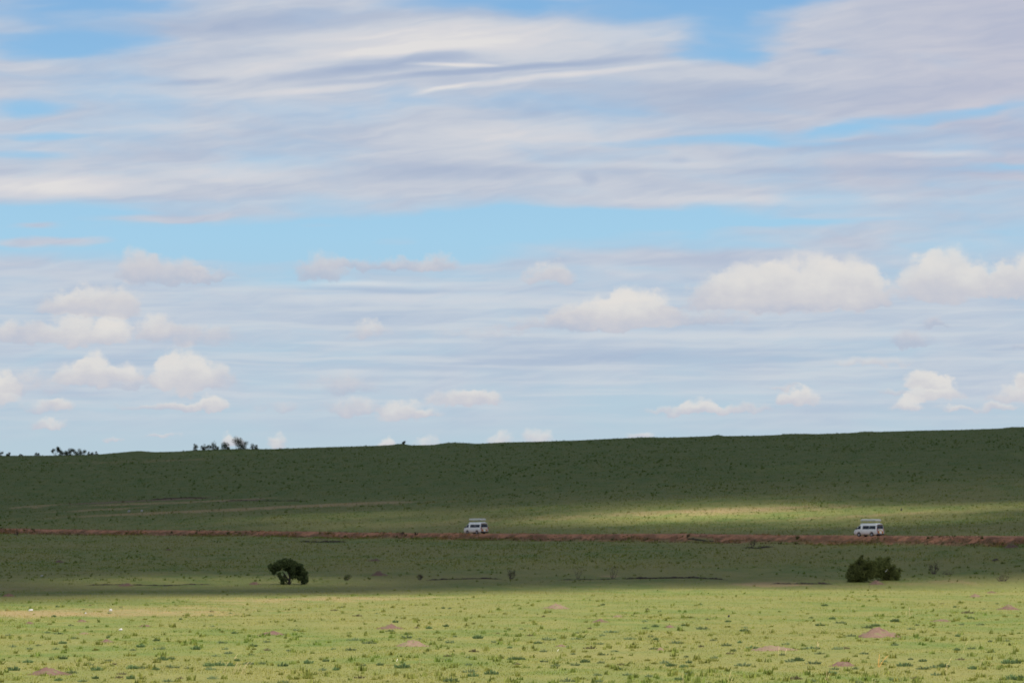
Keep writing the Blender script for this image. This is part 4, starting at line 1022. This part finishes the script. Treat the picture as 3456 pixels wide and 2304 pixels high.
# dry reddish grass and dead brush along both road edges
def along_road(c0, c1):
    def f(n):
        s = RNG.uniform(-200, 140, n); c = RNG.uniform(c0, c1, n) + 1.3 * vnoise(s / 6, s * 0 + 3.3, 41)
        x = .609 * s + .793 * c; y = 742.2 - .793 * s + .609 * c
        k = vnoise(s / 4, c / 2, 43) + RNG.normal(0, .4, n) > -.15
        x, y = x[k], y[k]
        return np.stack([x, y, terrain(x, y)], -1)
    return f
def clumped_road(c0, c1):
    f = along_road(c0, c1)
    def g(n):
        P = f(n * 2); return P[(vnoise(P[:, 0] / 9, P[:, 1] / 11, 61) + .35 * (P[:, 0] < -10) + RNG.normal(0, .3, len(P))) > .05][:n]
    return g
M_REDGRASS = leaf_mat('reddish_dry_grass', (.135, .088, .050), (.215, .145, .082), .4)
small_tufts('roadside_grass', 5200, along_road(-8.2, -4.2), lambda P: RNG.uniform(.15, .48, len(P)), M_REDGRASS, 5)
small_tufts('roadside_grass', 3600, along_road(3.0, 7.5), lambda P: RNG.uniform(.15, .48, len(P)), M_REDGRASS, 5)
small_tufts('roadside_herbs', 3400, clumped_road(-9.0, -4.6), lambda P: RNG.uniform(.25, .6, len(P)), M_BLADE_HILL, 5)
small_tufts('roadside_herbs', 1800, clumped_road(3.4, 8.0), lambda P: RNG.uniform(.25, .6, len(P)), M_BLADE_HILL, 5)
small_tufts('roadside_scrub', 200, along_road(-8.0, -4.0), lambda P: RNG.uniform(.35, .75, len(P)), M_SCRUB, 8)
for px, py, h, w, lab in [(1357, 1806, 14, 16, 'dark reddish shrub on the road edge left of the farther van'), (1405, 1806, 11, 14, 'small dark shrub just right of the dark reddish one on the road edge'), (580, 1799, 9, 12, 'dark shrub on the left road edge'), (770, 1802, 9, 10, 'dark green shrub on the road edge, right of another'),
                          (57, 1806, 14, 22, 'dark brown shrub on the road edge near the left border'), (2322, 1814, 12, 14, 'dark shrub on the road edge midway between the vans'), (2690, 1816, 10, 16, 'dark shrub on the road edge left of the nearer van'), (2540, 1842, 20, 26, 'bare twiggy brush below the road between the vans')]:
    twig_shrub('shrub', lab, (px, py), h, w, 5, 200, M_LEAF_BROWN if 'red' in lab or 'bare' in lab or 'brown' in lab else M_SCRUB, 'shrubs along the road edge')

# ------------------------------------------------------------------ dry stalks
def stalks(label, px, py, specs, thick=.011, mat=None):
    p = ground_at(px, py); s = p.y / FPX
    mb = MB()
    for dx, h, lean in specs:
        x, H = dx * s, h * s; l = lean * s
        y = random.uniform(-.25, .25); z0 = float(terrain(p.x + x, p.y + y)) - p.z - .04
        mb.tube([(x, y, z0), (x + l * .35, y, z0 + H * .5), (x + l * .8, y + .03, z0 + H * .9), (x + l, y + .05, z0 + H)], [thick * .8, thick * .7, thick * .9, thick * .3], 5)
    o = mb.build('dry_stalks', mat or M_STRAW); o.location = p
    tag(o, label, 'dry grass', 'dry grass stalks in the foreground')
stalks('pale dry stalks leaning right beside the row of dark tufts', 800, 2272, [(-44, 44, 18), (-14, 44, 20), (14, 40, 22), (18, 46, 26), (24, 44, 30), (-8, 30, 10), (3, 34, 12)])
stalks('single long pale stalk above the leaning dry stalks', 790, 2224, [(0, 22, 14), (3, 14, 8)])
stalks('pair of orange dry leaves forming a Y right of the smooth dome mound', 2962, 2248, [(0, 46, 3), (1, 42, 32), (-2, 30, 2), (2, 36, 28)], .022, leaf_mat('orange_straw', (.50, .30, .09), (.62, .40, .14)))
stalks('long pale bent stalk in front of the yellow tuft at lower right', 2786, 2304, [(0, 50, 4), (2, 40, 12), (-2, 24, -2)])
stalks('thin straight straw above the long grey tufts at lower right', 3246, 2200, [(0, 42, 18)], .008)
stalks('crooked pale straw below the long grey tufts', 3186, 2262, [(0, 26, 8), (4, 50, 22)], .009)
stalks('thin straws by the yellow-green tufts near the right edge', 3300, 2256, [(0, 40, 16), (34, 22, 10)], .008)
stalks('straw stalks at the bottom edge, right of centre', 2455, 2304, [(0, 44, 12), (10, 20, 4)], .010)
stalks('short straw pair on the bottom edge right of centre', 2300, 2300, [(0, 30, 2), (2, 18, 6)], .010)
stalks('faint straw standing alone in the middle foreground', 1408, 2262, [(0, 40, 14)], .008)
stalks('short orange straw near the middle bottom', 1236, 2276, [(0, 24, 6)], .009)
stalks('single pale straw in the centre foreground', 1338, 2230, [(0, 12, 5)], .014, simple('pale_straw', (.75, .70, .58), .6))
stalks('short white straw right of the middle foreground', 1880, 2196, [(0, 10, 5)], .014, simple('white_straw', (.78, .74, .64), .6))
stalks('upright pale straws behind the conical mound to the right', 3066, 2080, [(0, 36, 3), (8, 24, 4), (-10, 20, 2), (4, 30, -3)], .012)
stalks('orange tinged dry stem beside the broad flat mound', 2624, 2206, [(0, 26, 4), (24, 20, 6)], .016)
stalks('dry orange stem in the grey tuft right of the broad flat mound', 2756, 2184, [(0, 24, 3), (2, 18, 5)], .018)
stalks('few straws at the bottom edge beneath the smooth dome mound', 2940, 2304, [(0, 20, 2), (8, 16, 5), (260, 26, 8), (250, 22, -2)], .010)
